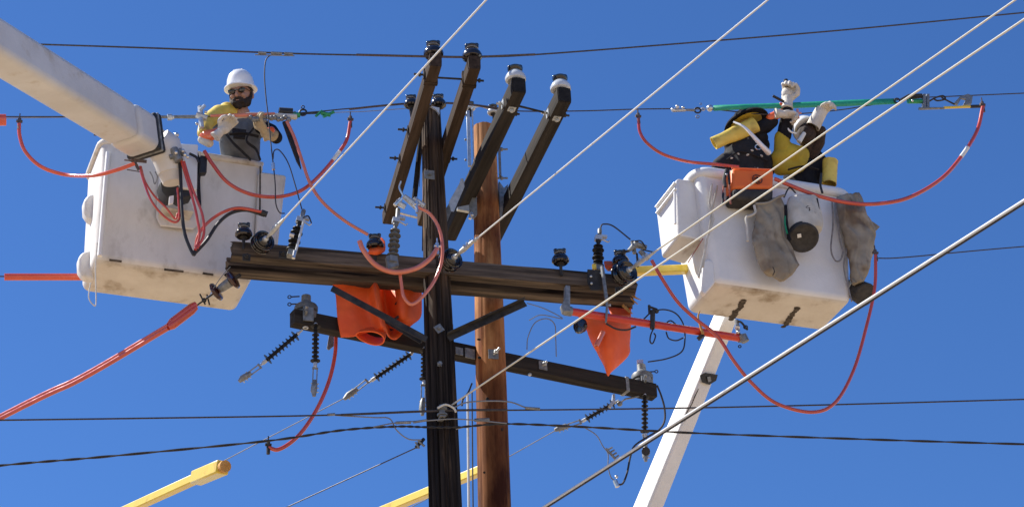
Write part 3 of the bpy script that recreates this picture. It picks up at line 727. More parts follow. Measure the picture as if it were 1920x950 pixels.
MB().tube(pc(((512, 298), (514, 283), (524, 282), (540, 305), (553, 345), (566, 392)), ao*.3), .0045, 8).build('lead', 'wire_dark', drop)

mid = empty('overhead_wire', Q(815, 190, 0), 'second line carried beside the old pole top and worked on by both crews', 'wire', G_H)
P = pc(((-10, 219), (200, 219), (380, 219), (560, 212), (640, 205), (700, 200), (770, 194), (822, 193), (880, 196), (940, 206), (1000, 209), (1100, 208), (1190, 205), (1262, 204)), 0, 5)
MB().tube([P[0]-U*4]+P, .0048, 8).build('conductor', 'wire_dark', mid)
MB().tube(pc(((655, 205), (710, 199), (770, 194), (822, 193), (880, 196), (945, 205)), 0.0), .0082, 8).build('armor_rod', 'wire_brown', mid)
mb = MB()
mb.tube(pc(((884, 204), (900, 199), (920, 206), (926, 212)), .3), .008, 6); mb.build('tie_rod', 'galvanised_steel', mid)
mid2 = tag(MB().tube([*pc(((1335, 205), (1450, 215), (1560, 208), (1640, 196), (1700, 185), (1780, 181), (1920, 175)), 0), Q(2400, 150, 0)], .0048, 8).build('overhead_wire', 'wire_dark'),
           'dark line running from the right crew out to the right edge', 'wire', G_H)
tag(MB().tube(pc(((1262, 204), (1300, 205), (1345, 205)), 0), .004, 6).build('short_wire', 'wire_grey'), 'thin grey wire linking the hooks left of the brimmed hat', 'wire')
tag(MB().tube([Q(-600, 210, .7), *pc(((0, 222), (600, 212), (770, 203)), .7, 3)][1:], .003, 6).build('thin_wire', 'wire_grey'), 'faint grey wire just below the second line', 'wire')

lo1 = empty('overhead_wire', Q(835, 768, -.13), 'upper of the two dark wires low in the picture, tied to a spool', 'wire', G_H)
P = pc(((0, 787), (300, 783), (600, 778), (835, 769), (1000, 768), (1300, 764), (1600, 757), (1920, 748)), -.16, 5)
MB().tube([P[0]-U*4+Z*0]+P+[P[-1]+U*4], .0060, 8).build('conductor', 'wire_dark', lo1)
MB().tube(pc(((640, 777), (835, 769), (950, 768)), -.16), .0085, 8).build('armor_rod', 'wire_dark', lo1)
MB().tube(pc(((614, 777), (628, 776)), -.165), .010, 8).build('connector', 'galvanised_dull', lo1)
MB().tube(pc(((850, 764), (880, 753), (950, 752), (985, 763), (1005, 766)), -.18), .005, 6).build('tail', 'wire_grey', lo1)
MB().tube(pc(((985, 764), (1012, 766)), -.185), .010, 8).build('connector', 'galvanised_dull', lo1)
lo2 = empty('overhead_wire', Q(835, 795, -.13), 'lowest twisted cable sagging across both poles', 'cable', G_H)
pts = ((-900, 960), (-300, 905), (0, 872), (200, 855), (500, 826), (640, 806), (740, 799), (800, 800), (860, 800), (950, 794), (1100, 800), (1300, 811), (1600, 822), (1920, 832), (2300, 842), (3000, 850))
P = pc(pts, -.15, 30)
for ph in (0, math.pi):
    T = [p + Z*(.0042*math.cos(i*.42+ph)) + W*(.0042*math.sin(i*.42+ph)) for i, p in enumerate(P)]
    MB().tube(T, .005, 6).build('strand', 'black_rubber', lo2)
mb = MB(); mb.tube([Q(742, 792, -.17), Q(770, 791, -.17)], .011, 8); mb.tube([Q(775, 791, -.16), Q(800, 787, -.16)], .009, 8)
mb.tube([Q(890, 787, -.1), Q(917, 786, -.1)], .013, 8); mb.build('connector', 'galvanised_dull', lo2)
mb = MB(); mb.tube(pc(((700, 800), (742, 792), (800, 788), (860, 785), (950, 793)), -.16), .0045, 6); mb.tube(pc(((630, 778), (700, 782), (730, 784), (743, 805), (765, 822), (790, 824)), -.15), .0045, 6)
mb.tube(pc(((855, 804), (870, 800), (875, 798)), -.14), .0045, 6); mb.build('tail', 'wire_grey', lo2)
# spool on the old pole
sp = empty('spool_insulator', Q(828, 766, -.15), 'small grey spool insulator strapped to the old pole low down', 'insulator')
Msp = Matrix.Translation(Q(829, 772, -.165))
MB().lathe([(.016, -.03), (.035, -.028), (.036, -.016), (.02, -.008), (.02, .012), (.036, .02), (.035, .034), (.016, .036)], Msp, 20).build('spool', 'grey_polymer', sp)
MB().tube([Msp @ V((0, 0, -.05)), Msp @ V((0, 0, .055))], .008, 8).build('spool_bolt', 'old_steel', sp)
mb = MB().box((0, .02, .042), (.04, .09, .008), Msp @ Matrix.Rotation(ANG, 4, 'Z')); mb.build('clevis', 'galvanised_dull', sp)
MB().box((0, .02, -.038), (.04, .09, .008), Msp @ Matrix.Rotation(ANG, 4, 'Z')).build('clevis', 'galvanised_dull', sp)
MB().tube(pc(((821, 764), (835, 758), (850, 764), (855, 772)), -.20), .008, 8).build('preformed_tie', 'wire_cream', sp)
sp2 = empty('wire_clamp', Q(792, 832, -.02), 'small black clamp on the left edge of the old pole low down', 'clamp')
mb = MB(); mb.ball(Q(788, 828, -.03), .02); mb.tube([Q(780, 838, -.03), Q(795, 822, -.03)], .012, 8); mb.build('body', 'old_steel', sp2)
mb = MB().tube([Q(784, 826, -.05), Q(796, 836, -.05)], .008, 6); mb.tube([Q(779, 828, -.05), Q(786, 840, -.05)], .007, 6); mb.build('bolt', 'galvanised_dull', sp2)
tag(MB().tube([Q(786, 836, -.02), Q(540, 949, 1.0), Q(300, 1059, 2.0)], .0042, 8).build('guy_wire', 'wire_dark'), 'thin dark wire sloping down-left from the clamp on the old pole', 'wire')
tag(MB().tube([Q(645, 746, .64), Q(420, 863, 1.25)], .0036, 8).build('service_wire', 'wire_grey'), 'thin pale wire from the ribbed insulator to the yellow arm tip', 'wire')
tag(MB().tube([Q(1042, 806, .96), Q(955, 855, 1.2), Q(780, 945, 1.6), Q(600, 1040, 2.2)], .0036, 8).build('service_wire', 'wire_grey'), 'thin pale wire running down-left from the right ribbed insulator behind the new pole', 'wire')
tag(MB().tube(pc(((1643, 484, -.2), (1700, 482, -.2), (1920, 462, -.1), (2400, 425, 0))), .0048, 8).build('overhead_wire', 'wire_dark'), 'dark wire leaving the right bucket towards the right edge at mid height', 'wire', G_H)
tag(MB().tube(pc(((988, 568), (1020, 578), (1055, 597), (1015, 590), (992, 600)), -.1), .0035, 6).build('loose_wire', 'wire_grey'), 'stiff grey wire folded back under the right half of the crossarm', 'wire')
tag(MB().tube(pc(((988, 655), (990, 632), (1003, 605), (1025, 597), (1040, 608), (1042, 635), (1043, 668)), -.05), .0038, 6).build('loose_wire', 'wire_grey'), 'grey wire loop hanging below the crossarm right of the new pole', 'wire')
tag(MB().tube(pc(((866, 760), (868, 748), (878, 735), (885, 718)), .25), [.008, .012, .012, .006], 8).build('wire_grip', 'wire_dark'), 'dark preformed grip beside the new pole', 'wire grip')

# ------------------------------------------------------------------ hoses (jumpers)
G_J = 'red and orange jumper hoses'
def clamp_at(parent, p, s=1.0, m='galvanised_dull'):
    mb = MB(); mb.tube([p+Z*.045*s, p-Z*.05*s], .013*s, 8); mb.tube([p+Z*.05*s, p+Z*.085*s], .005*s, 6); mb.tube([p+Z*.02*s-U*.022*s, p+Z*.02*s+U*.022*s], .011*s, 8)
    return mb.build('clamp', m, parent)
def hose(pts, r, m, label, off=0, cl=(), cm='galvanised_dull', marks=(), group=G_J, cs=1):
    P = pc(pts, off, 10); o = empty('jumper_hose', P[0], label, 'jumper hose', group)
    MB().tube(P, r, 12).build('hose', m, o)
    for k in cl: clamp_at(o, P[k], cs, cm)
    for a, b in marks:
        a, b = int(a*(len(P)-1)), int(b*(len(P)-1)); MB().tube(P[a:b+1], r*1.08, 12).build('marker_band', 'label_white', o)
    return o
hose(((36, 232), (37, 255), (48, 285), (78, 313), (125, 328), (175, 329, -.25), (215, 320, -.36), (252, 307, -.38)), .0135, 'orange_hose', 'orange hose looping at the far left under the wire to the left boom', 0, (0,), 'wire_brown')
hose(((383, 283), (400, 310), (428, 343), (470, 364), (520, 369), (565, 357), (600, 328), (632, 290), (650, 262), (657, 228)), .0135, 'red_hose', 'red hose sagging in front of the left bucket and up to the wire clamp', -.15, (-1,), 'wire_brown', marks=((.755, .80),))
hose(((538, 228), (552, 258), (566, 300), (582, 345), (606, 380), (645, 413), (690, 440)), .012, 'salmon_hose', 'salmon hose dropping from the work head to the covered insulator', -.2, ())
hose(((674, 452), (682, 470), (705, 497), (740, 510), (780, 503), (806, 485), (820, 466)), .018, 'salmon_hose', 'thick salmon hose draped over the middle of the crossarm', -.33, (-1,), 'silver_bright')
hose(((782, 388), (805, 400), (822, 425), (829, 455), (828, 490), (815, 525), (793, 555), (772, 570), (757, 556), (752, 528), (750, 512)), .0125, 'salmon_hose', 'brown-red hose looping down in front of the old pole', -.30, (0,), 'silver_bright')
hose(((630, 628), (628, 665), (618, 710), (600, 755), (575, 797), (550, 825), (522, 842), (503, 838)), .0145, 'red_hose', 'red hose curling down from the lower arm to the low cable', .30, (-1,), 'old_steel')
hose(((1197, 222), (1200, 248), (1215, 270), (1245, 290), (1290, 303), (1340, 308), (1385, 313)), .0125, 'red_hose', 'red hose from the small clamp left of the right bucket to its rim', -.05, (0,), 'wire_brown')
hose(((1452, 335), (1480, 347), (1530, 366), (1590, 380), (1645, 382), (1705, 370), (1765, 335), (1805, 290), (1832, 245), (1843, 200)), .0155, 'red_hose', 'long red hose swinging from the right bucket up to the strain clamp', -.2, (-1,), 'wire_brown', marks=((.77, .815),))
hose(((1222, 488), (1240, 520), (1270, 565), (1305, 598), (1345, 630), (1375, 675), (1410, 718), (1455, 755), (1520, 772), (1565, 755), (1600, 695), (1625, 610), (1640, 540), (1642, 478)), .013, 'red_hose', 'long thin red hose hanging below the right bucket', -.22, (-1,), 'wire_brown')

# clamp cluster above the left bucket's red hoses etc.
ck = empty('wire_connector', Q(1195, 465, -.2), 'grey clamp cluster above the right end of the crossarm', 'clamp')
mb = MB(); mb.tube([Q(1178, 470, -.22), Q(1192, 458, -.22), Q(1212, 464, -.22)], [.012, .03, .018], 10); mb.tube([Q(1200, 470, -.22), Q(1216, 486, -.22)], .02, 10); mb.tube([Q(1186, 452, -.2), Q(1190, 475, -.2)], .016, 8); mb.build('body', 'galvanised_dull', ck)
mb = MB(); mb.tube(circ(fr(Q(1225, 472, -.22), V((.3, 1, .2))), .008, 10), .003, 6, closed=True); mb.tube([Q(1205, 468, -.22), Q(1223, 472, -.22)], .005, 6); mb.tube(pc(((1190, 452), (1202, 452), (1212, 466)), -.25), .005, 6); mb.tube([Q(1194, 475, -.22), Q(1196, 500, -.22)], .008, 6)
mb.tube([Q(1166, 473, -.2), Q(1180, 470, -.2)], .010, 8); mb.build('ring', 'old_steel', ck)
ck = empty('wire_connector', Q(770, 382, -.2), 'bright metal clamp cluster at the foot of the left steep arm', 'clamp')
mb = MB(); mb.tube([Q(742, 378, -.25), Q(760, 388, -.25)], .022, 8); mb.tube([Q(757, 368, -.2), Q(785, 390, -.2)], [.02, .03], 8); mb.tube([Q(775, 372, -.2), Q(796, 386, -.2)], .018, 8); mb.build('body', 'galvanised_steel', ck)
mb = MB(); mb.tube([Q(750, 400, -.2), Q(782, 408, -.2)], .008, 6); mb.tube(pc(((752, 340), (749, 352), (757, 368)), -.25), .007, 6); mb.tube([Q(740, 385, -.26), Q(752, 373, -.26)], .014, 8); mb.build('screw', 'silver_bright', ck)

# ------------------------------------------------------------------ hot-line tools at the wires
def ring_tool(x, y, off, r, m, parent, nm='ring'):
    return MB().tube(circ(Matrix.Translation(Q(x, y, off)) @ Matrix.Rotation(R(90), 4, 'X'), r, 14), r*.28, 8, closed=True).build(nm, m, parent)
t = empty('strain_pole', Q(300, 219, -.02), 'grey strain link running from the left boom to the worker hands', 'tool')
MB().tube([Q(262, 219, -.04), Q(378, 220, -.04)], .011, 10).build('rod', 'galvanised_dull', t)
for x, r in ((288, .018), (314, .024), (318, .016)): MB().tube([Q(x, 220, -.05), Q(x+8, 220, -.05)], r, 10).build('collar', 'galvanised_steel', t)
MB().prism([Q(x, y, -.10) for x, y in ((268, 222), (276, 222), (303, 241), (311, 246), (310, 252), (296, 247))], W, .02).build('lever', 'canvas_white', t)
mb = MB(); mb.tube([Q(375, 200, -.08), Q(378, 240, -.08)], .018, 8); mb.tube([Q(368, 215, -.08), Q(388, 222, -.08)], .024, 8); mb.tube([Q(376, 206, -.1), Q(384, 198, -.1)], .012, 8); mb.build('wire_grip', 'galvanised_steel', t)
for x, y in ((369, 232), (386, 210)): MB().ball(Q(x, y, -.1), .012).build('thumb_screw', 'silver_bright', t)
t = empty('hoist_head', Q(540, 215, -.05), 'black and grey wire tensioner in front of the left worker', 'tool')
mb = MB(); mb.tube([Q(430, 221, -.14), Q(470, 215, -.14), Q(530, 219, -.14), (Q(556, 219, -.14))], [.014, .018, .026, .02], 10); mb.build('body', 'canvas_white', t)
MB().tube([Q(395, 217, -.16), Q(455, 216, -.16), Q(515, 213, -.16)], [.010, .014, .010], 10).build('handle', 'salmon_hose', t)
MB().tube([Q(523, 209, -.12), Q(548, 212, -.12)], [.03, .036], 14).build('drum', 'black_rubber', t)
MB().tube([Q(549, 213, -.12), Q(556, 221, -.12)], .026, 10).build('pawl', 'galvanised_dull', t)
MB().tube([Q(548, 216, -.13), Q(562, 216, -.13)], .02, 8).build('green_end', 'green_metal', t)
mb = MB()
for i in range(12): mb.ball(Q(470+i*6.5, 222+random.uniform(-3, 5), -.17), (.016+random.random()*.006))
mb.build('knobs', 'galvanised_dull', t)
MB().prism([Q(x, y, -.16) for x, y in ((530, 228), (537, 226), (547, 245), (560, 290), (565, 316), (556, 300), (542, 262))], W, .02).build('black_tail', 'black_rubber', t)
t = empty('chain_hook', Q(568, 212, -.02), 'black ring and green handled grip on the wire right of the left worker', 'tool')
ring_tool(568, 211, -.05, .026, 'black_rubber', t); ring_tool(568, 201, -.05, .012, 'old_steel', t)
MB().tube([Q(556, 213, -.04), Q(597, 212, -.04)], .008, 8).build('shank', 'old_steel', t)
mb = MB(); mb.tube([Q(592, 218, -.05), Q(604, 208, -.05)], .010, 8); mb.tube([Q(602, 212, -.05), Q(620, 216, -.05)], .016, 8); mb.tube([Q(606, 219, -.05), Q(626, 210, -.05)], .012, 8); mb.build('green_grip', 'green_metal', t)

t = empty('shackle_chain', Q(1280, 205, 0), 'row of small silver shackles hanging on the wire left of the brimmed hat', 'tool')
mb = MB(); mb.ball(Q(1262, 206, -.02), .018); mb.ball(Q(1270, 200, -.02), .016); mb.tube([Q(1260, 208, -.02), Q(1285, 207, -.02)], .012, 8); mb.ball(Q(1281, 202, -.02), .014); mb.build('swivel', 'silver_bright', t)
MB().tube([Q(1284, 206, -.02), Q(1302, 207, -.02)], .010, 8).build('link', 'galvanised_dull', t)
ring_tool(1308, 207, -.02, .024, 'black_rubber', t); ring_tool(1308, 219, -.02, .013, 'galvanised_dull', t); ring_tool(1314, 195, -.02, .008, 'galvanised_dull', t)
MB().ball(Q(1331, 203, -.02), .028).build('pulley', 'silver_bright', t)
ring_tool(1318, 205, -.02, .014, 'galvanised_steel', t)
# green strap band
def band(pts, half, off, th=.004):
    mb = MB(); A = [Q(x, y-h, off) for (x, y), h in zip(pts, half)]; B = [Q(x, y+h, off) for (x, y), h in zip(pts, half)]
    mb.grid([A, B]); return mb
st = band(((1338, 203), (1400, 200), (1480, 198), (1600, 193), (1680, 190)), (5, 4.5, 5, 5.5, 5), -.03).build('web_strap', 'green_strap', solid=.006)
tag(st, 'long flat green strap stretched above the right bucket crew', 'strap')
t = empty('strap_hoist', Q(1750, 188, 0), 'green and black strap hoist with yellow lever on the right wire', 'hoist')
ring_tool(1682, 189, -.04, .022, 'black_rubber', t, 'hook'); 
MB().tube([Q(1690, 187, -.04), Q(1705, 181, -.04), Q(1728, 180, -.04)], [.012, .022, .02], 10).build('housing', 'old_steel', t)
MB().tube([Q(1702, 190, -.05), Q(1728, 190, -.05)], .02, 12).build('strap_drum', 'green_metal', t)
MB().ball(Q(1711, 189, -.08), .010).build('rivet', 'silver_bright', t)
for x in (1731, 1738): MB().prism([Q(a, b, -.06) for a, b in ((x, 176), (x+5, 176), (x+5, 201), (x, 201))], W, .03).build('side_plate', 'galvanised_dull', t)
mb = MB(); mb.tube(pc(((1742, 190), (1755, 183), (1768, 180), (1772, 186), (1758, 189), (1750, 185)), -.04), .007, 8); mb.tube([Q(1765, 183, -.04), Q(1790, 196, -.04)], .007, 8); mb.build('hook', 'old_steel', t)
mb = MB(); mb.prism([Q(x, y, -.03) for x, y in ((1789, 193), (1800, 181), (1815, 176), (1824, 180), (1822, 194), (1806, 197), (1812, 186), (1803, 184), (1796, 196))], W, .02); mb.build('wire_grip', 'galvanised_dull', t)
MB().tube([Q(1723, 204, -.08), Q(1770, 203, -.08)], [.012, .009], 8).build('handle_root', 'galvanised_dull', t)
MB().tube([Q(1770, 202, -.08), Q(1820, 200, -.08)], .011, 10).build('yellow_lever', 'yellow_fibreglass', t)
MB().tube([Q(1819, 200, -.08), Q(1846, 199, -.08)], .014, 10).build('grip', 'black_rubber', t)

# ------------------------------------------------------------------ blankets
def sheet(rows, m, label, parent=None, name='rubber_blanket', solid=.008):
    g = [sm([Q(*p) for p in r], 6) for r in rows]; cols = [sm(c, 6) for c in zip(*g)]; g = list(zip(*cols))
    g = [[p + W*(.012*noise.noise(p*9) + .006*noise.noise(p*24)) for p in r] for r in g]
    o = MB().grid(g).build(name, m, parent, solid=solid, sharp=180)
    if label: tag(o, label, 'blanket', 'orange insulating blankets')
    return o
bl = empty('rubber_blanket', Q(700, 560, .25), 'large orange rubber blanket hanging left of the old pole with rolled hem', 'blanket', 'orange insulating blankets')
sheet((((622, 528, .18), (650, 528, .17), (690, 530, .20), (704, 530, .10), (720, 530, .30), (750, 530, .20), (790, 530, .22)),
       ((629, 552, .16), (655, 552, .15), (690, 552, .17), (707, 556, .03), (720, 556, .33), (752, 556, .12), (790, 556, .24)),
       ((632, 590, .15), (660, 590, .14), (695, 590, .15), (713, 590, .01), (724, 590, .34), (755, 592, .12), (789, 592, .26)),
       ((636, 618, .15), (665, 616, .13), (700, 612, .12), (719, 612, .01), (731, 615, .33), (756, 608, .21), (775, 607, .22)),
       ((639, 632, .15), (662, 630, .13), (692, 622, .10), (720, 620, .09), (730, 632, .20), (743, 636, .22), (756, 624, .22))),
      'blanket_orange', None, bl, 'blanket_sheet')
za = (Q(690, 638, .0)-Q(702, 622, .16)).normalized(); xa = (U+Z*-.05); xa = (xa-za*xa.dot(za)).normalized(); Mr = mtx(Q(702, 622, .16), xa, za.cross(xa), za); mb = MB(); vs, fs = [], []
for i, (k, z, t) in enumerate(((.9, 0, 0), (1, .07, 0), (1.08, .16, 0), (1.08, .16, .008), (1, .07, .008), (.9, 0, .008))):
    for q in range(30):
        a = 2*math.pi*q/30; vs.append(Mr @ V(((.098*k-t)*math.cos(a), (.046*k-t)*math.sin(a)*(1.0+.25*math.cos(a)), z)))
for i in range(5):
    for q in range(30): fs.append((i*30+q, i*30+(q+1) % 30, (i+1)*30+(q+1) % 30, (i+1)*30+q))
mb.add(vs, fs).build('rolled_hem', 'blanket_orange', bl, sharp=60)
mb = MB(); mb.tube([Q(748, 566, .17), Q(762, 590, .17)], .035, 10); mb.tube([Q(740, 598, .16), Q(760, 585, .16)], .01, 6); mb.build('blanket_clip', 'black_rubber', bl)
br = empty('rubber_blanket', Q(1150, 600, 0), 'orange blanket with pointed corner hanging from the right end of the crossarm', 'blanket', 'orange insulating blankets')
sheet((((1070, 580, .02), (1100, 588, -.05), (1140, 590, -.10), (1182, 590, .0)),
       ((1092, 602, .02), (1115, 608, -.06), (1145, 612, -.12), (1182, 618, .02)),
       ((1106, 632, .02), (1123, 640, -.07), (1148, 645, -.12), (1180, 645, .03)),
       ((1122, 665, .02), (1131, 668, -.06), (1148, 676, -.08), (1177, 667, .02)),
       ((1135, 690, .0), (1137, 697, -.02), (1140, 704, -.02), (1142, 700, .0))), 'blanket_orange', None, br, 'blanket_sheet')
sheet((((1148, 500, .2), (1165, 494, .2), (1186, 497, .2)), ((1150, 540, .22), (1170, 545, .22), (1192, 545, .2)), ((1140, 570, .21), (1165, 578, .2), (1184, 565, .16)), ((1150, 600, .15), (1168, 602, .12), (1183, 600, .10))), 'blanket_orange', None, br, 'blanket_fold')
sheet((((1133, 490, -.02), (1150, 489, -.06), (1172, 492, -.02)), ((1134, 500, -.05), (1150, 500, -.1), (1172, 502, -.05)), ((1140, 508, -.02), (1152, 508, -.06), (1168, 510, -.03))), 'blanket_orange', None, br, 'blanket_fold')
MB().tube([Q(1118, 649, -.14), Q(1131, 622, -.14)], [.018, .019], 14).build('rolled_tube', 'salmon_hose', br)
MB().tube([Q(1119, 650, -.135), Q(1122, 657, -.13)], [.018, .01], 12).build('tube_end', 'blanket_orange', br)
bd = empty('strain_insulator', Q(1092, 612, -.15), 'round black disc under the right half of the crossarm', 'insulator', G_D)
MB().lathe([(.02, 0), (.05, .01), (.058, .03), (.05, .045), (.02, .05)], frz(Q(1092, 613, -.1), V((-.5, -.8, -.1))), 24).build('disc', 'black_glaze', bd)
MB().tube([Q(1094, 616, -.15), Q(1087, 623, -.22)], .009, 8).build('pin', 'galvanised_dull', bd)
# splintered wood tips at the arm's end
mb = MB()
for (x0_, y0_, x1_, y1_) in ((1180, 553, 1202, 562), (1180, 558, 1196, 570), (1178, 545, 1192, 556), (1172, 575, 1186, 588), (1168, 572, 1180, 586)): mb.tube([Q(x0_, y0_, .08), Q(x1_, y1_, .05)], [.012, .003], 5)
hw('splinter', mb, 'orange_rag', old)
# cover on the middle insulator
oc = sheet((((690, 462, -.06), (700, 448, -.03), (714, 446, -.02), (722, 452, -.06)), ((692, 470, -.13), (703, 468, -.16), (714, 466, -.16), (722, 466, -.12)), ((688, 476, -.1), (702, 478, -.14), (712, 476, -.14), (720, 472, -.10))), 'blanket_orange', 'small orange cover tucked behind the middle insulator')

# red hot stick
hs = empty('hot_stick', Q(1230, 605, -.3), 'red-orange fibreglass bar bolted under the right end of the crossarm', 'hot stick')
h0, h1 = Q(1066, 583, -.28), Q(1385, 633, -.05)
MB().tube([h0, h1], .0285, 20).build('stick', 'red_fibreglass', hs)
MB().tube([h0-(h1-h0).normalized()*.03, h0+(h1-h0).normalized()*.02], .036, 14).build('socket', 'galvanised_dull', hs)
MB().prism([Q(x, y, -.30) for x, y in ((1057, 540), (1066, 541), (1066, 590), (1053, 590), (1049, 578), (1056, 565))], -W, .05).build('saddle', 'galvanised_dull', hs, bevel=.006)
mb = MB(); mb.tube([h1, h1+(h1-h0).normalized()*.03], .034, 12); mb.tube([Q(1381, 600, -.07), Q(1384, 624, -.07)], .016, 8); mb.tube([Q(1392, 628, -.08), Q(1398, 640, -.08)], .03, 10); mb.build('end_clamp', 'galvanised_dull', hs)
mb = MB(); mb.tube([Q(1378, 612, -.09), Q(1386, 614, -.09)], .018, 8); mb.ball(Q(1384, 622, -.1), .014); mb.build('bright_bolt', 'silver_bright', hs)
mb = MB(); mb.tube(pc(((1382, 602), (1390, 604), (1398, 614), (1402, 618)), -.1), .008, 6); mb.tube(circ(Matrix.Translation(Q(1398, 613, -.1)) @ Matrix.Rotation(R(90), 4, 'X'), .014, 10), .005, 6, closed=True); mb.tube(circ(Matrix.Translation(Q(1387, 649, -.1)) @ Matrix.Rotation(R(90), 4, 'X'), .010, 10), .004, 6, closed=True)
mb.build('ring', 'old_steel', hs)
mb = MB(); mb.tube([Q(1224, 582, -.2), Q(1223, 616, -.2)], .018, 8); mb.tube([Q(1217, 572, -.2), Q(1218, 588, -.2)], .01, 6); mb.tube([Q(1218, 575, -.2), Q(1232, 580, -.2)], .009, 6); mb.ball(Q(1231, 583, -.2), .018); mb.build('clamp', 'old_steel', hs)
mb = MB(); mb.tube(pc(((1225, 616), (1220, 628), (1219, 640), (1224, 643), (1229, 630), (1226, 624)), -.2), .0055, 6); mb.build('carabiner', 'old_steel', hs)
mb = MB(); mb.tube(pc(((1207, 598), (1222, 585), (1245, 580), (1268, 588), (1282, 610), (1284, 640), (1277, 660), (1250, 672), (1215, 678)), -.12), .0055, 8)
mb.tube(pc(((1247, 612), (1250, 605), (1258, 601), (1270, 610)), -.12), .0055, 8); mb.tube(pc(((1249, 622), (1254, 634), (1268, 638), (1281, 633)), -.12), .0055, 8)
tag(MB().tube(pc(((1136, 606), (1155, 616), (1175, 618), (1192, 612)), -.33), .007, 8).build('slack_lead', 'black_rubber'), 'short black lead sagging in front of the red bar', 'wire')
tag(mb.build('coiled_lead', 'black_rubber'), 'black lead coiled over the red bar down to the right bushing', 'wire')
mb = MB(); mb.tube(pc(((1312, 583), (1309, 594), (1313, 610), (1318, 626)), -.14), [.005, .014, .010, .012], 8); tag(mb.build('knotted_rag', 'orange_rag'), 'small orange-yellow rag tied round the red bar', 'rag')
mb = MB(); mb.tube([Q(1312, 629, -.11), Q(1316, 634, -.11)], .03, 10); mb.build('collar', 'black_rubber', hs)
tl = empty('droop_lead', Q(1235, 740, .5), 'black lead drooping from the right bushing to a small clamp', 'wire')
MB().tube(pc(((1232, 722), (1240, 742), (1246, 765), (1246, 788), (1236, 805), (1215, 818), (1190, 835), (1182, 855), (1176, 885), (1168, 905), (1158, 908)), .45), .0075, 8).build('lead', 'black_rubber', tl)
mb = MB(); mb.tube([Q(1153, 900, .45), Q(1158, 912, .45)], .018, 8); mb.ball(Q(1156, 893, .45), .013); mb.build('clamp', 'silver_bright', tl)
tl = empty('spring_clip', Q(1145, 850, .5), 'small ribbed grey clip dangling on a thin wire below the lower arm', 'clamp')
mb = MB(); mb.tube([Q(1136, 840, .5), Q(1154, 860, .5)], .010, 8)
for i in range(4):
    mb.tube([Q(1138+i*5, 843+i*5, .5), Q(1148+i*4, 838+i*5, .5)], .007, 6)
mb.build('body', 'galvanised_dull', tl)
MB().tube(pc(((1095, 800), (1118, 815), (1130, 835), (1140, 850), (1140, 872), (1145, 893), (1153, 900)), .5), .004, 6).build('thin_wire', 'wire_grey', tl)

# ------------------------------------------------------------------ yellow arms, orange tube, hose at left edge
def square_stick(a, b, wd, m, parent, nm='shaft'):
    M = fr(a, b-a); L = (b-a).length; return MB().box((L/2, 0, 0), (L, wd, wd), M).build(nm, m, parent, bevel=wd*.12)
y1 = empty('yellow_arm', Q(230, 950, 1.2), 'yellow fibreglass arm with blocky tip at the lower left', 'arm', 'yellow fibreglass arms')
dirn = (Q(375, 893, 1.6)-Q(235, 957, 2.9))
square_stick(Q(235, 957, 2.9)-dirn*2.5, Q(375, 893, 1.6), .066, 'yellow_fibreglass', y1)
square_stick(Q(368, 896, 1.67), Q(418, 875, 1.2), .100, 'yellow_fibreglass', y1, 'tip')
MB().tube([Q(414, 877, 1.24), Q(423, 873, 1.16)], .045, 14).build('end_plug', 'orange_rag', y1)
y2 = empty('yellow_arm', Q(720, 950, .8), 'yellow fibreglass arm passing behind both poles at the bottom', 'arm', 'yellow fibreglass arms')
dirn = (Q(905, 880, 1.0)-Q(720, 956, 2.6)); square_stick(Q(720, 956, 2.6)-dirn*2, Q(905, 880, 1.0), .066, 'yellow_fibreglass', y2)
y3 = empty('yellow_arm', Q(1250, 506, .3), 'short yellow arm between the crossarm end and the right bucket', 'arm', 'yellow fibreglass arms')
square_stick(Q(1180, 509, .30), Q(1330, 503, .35), .062, 'yellow_fibreglass', y3)
ot = empty('orange_tube', Q(90, 519, .3), 'straight orange line cover left of the left bucket', 'line hose', 'orange and red line hoses')
MB().tube([Q(8, 519, .85), Q(178, 519, .85)], .026, 16).build('tube', 'orange_hose', ot)
MB().tube([Q(-300, 514, .85), Q(8, 518, .85)], .005, 8).build('wire', 'wire_dark', ot)
oh = empty('orange_cover', Q(0, 225, 0), 'orange cover on the wire cut off by the left edge', 'line hose', 'orange and red line hoses')
MB().tube([Q(-200, 226, 0), Q(11, 225, 0)], .042, 16).build('cover', 'orange_hose', oh)

# ------------------------------------------------------------------ bucket builder
def bucket_shell(parent, BL, BR, TR, TL, off, depth, dtop, m_side, m_bot, rim=.03, bev=.05, name='shell', ang=None):
    A = Q(*BL, off); B = QZ(*BR, A.z); u = (B-A).normalized(); n = V((-u.y, u.x, 0))
    D = onpl(*TL, A, n); Cc = onpl(*TR, A, n); zt = (D.z+Cc.z)/2; D.z = zt; Cc.z = zt
    ext = (dtop-depth)/2
    b4 = [A, B, B+n*depth, A+n*depth]; t4 = [D-n*ext, Cc-n*ext, Cc+n*(depth+ext), D+n*(depth+ext)]
    cen = sum(t4, V())/4; MB().add(b4+t4, [(3, 2, 1, 0), (0, 1, 5, 4), (1, 2, 6, 5), (2, 3, 7, 6), (3, 0, 4, 7)]).build(name, m_side, parent, bevel=bev, bseg=6)
    o = [x for x in bpy.data.objects if x.parent == parent][-1]
    me = o.data; me.materials.append(MATS[m_bot]); me.polygons[0].material_index = 1
    inn = [lerp(p, cen, .07) for p in t4]; inb = [lerp(p, sum(b4, V())/4, .12)+Z*.06 for p in b4]
    MB().add(inb+inn, [(0, 1, 2, 3), (0, 1, 5, 4), (1, 2, 6, 5), (2, 3, 7, 6), (3, 0, 4, 7)]).build('liner', 'canvas_white', parent, bevel=bev*.8, bseg=4)
    return b4, t4, u, n

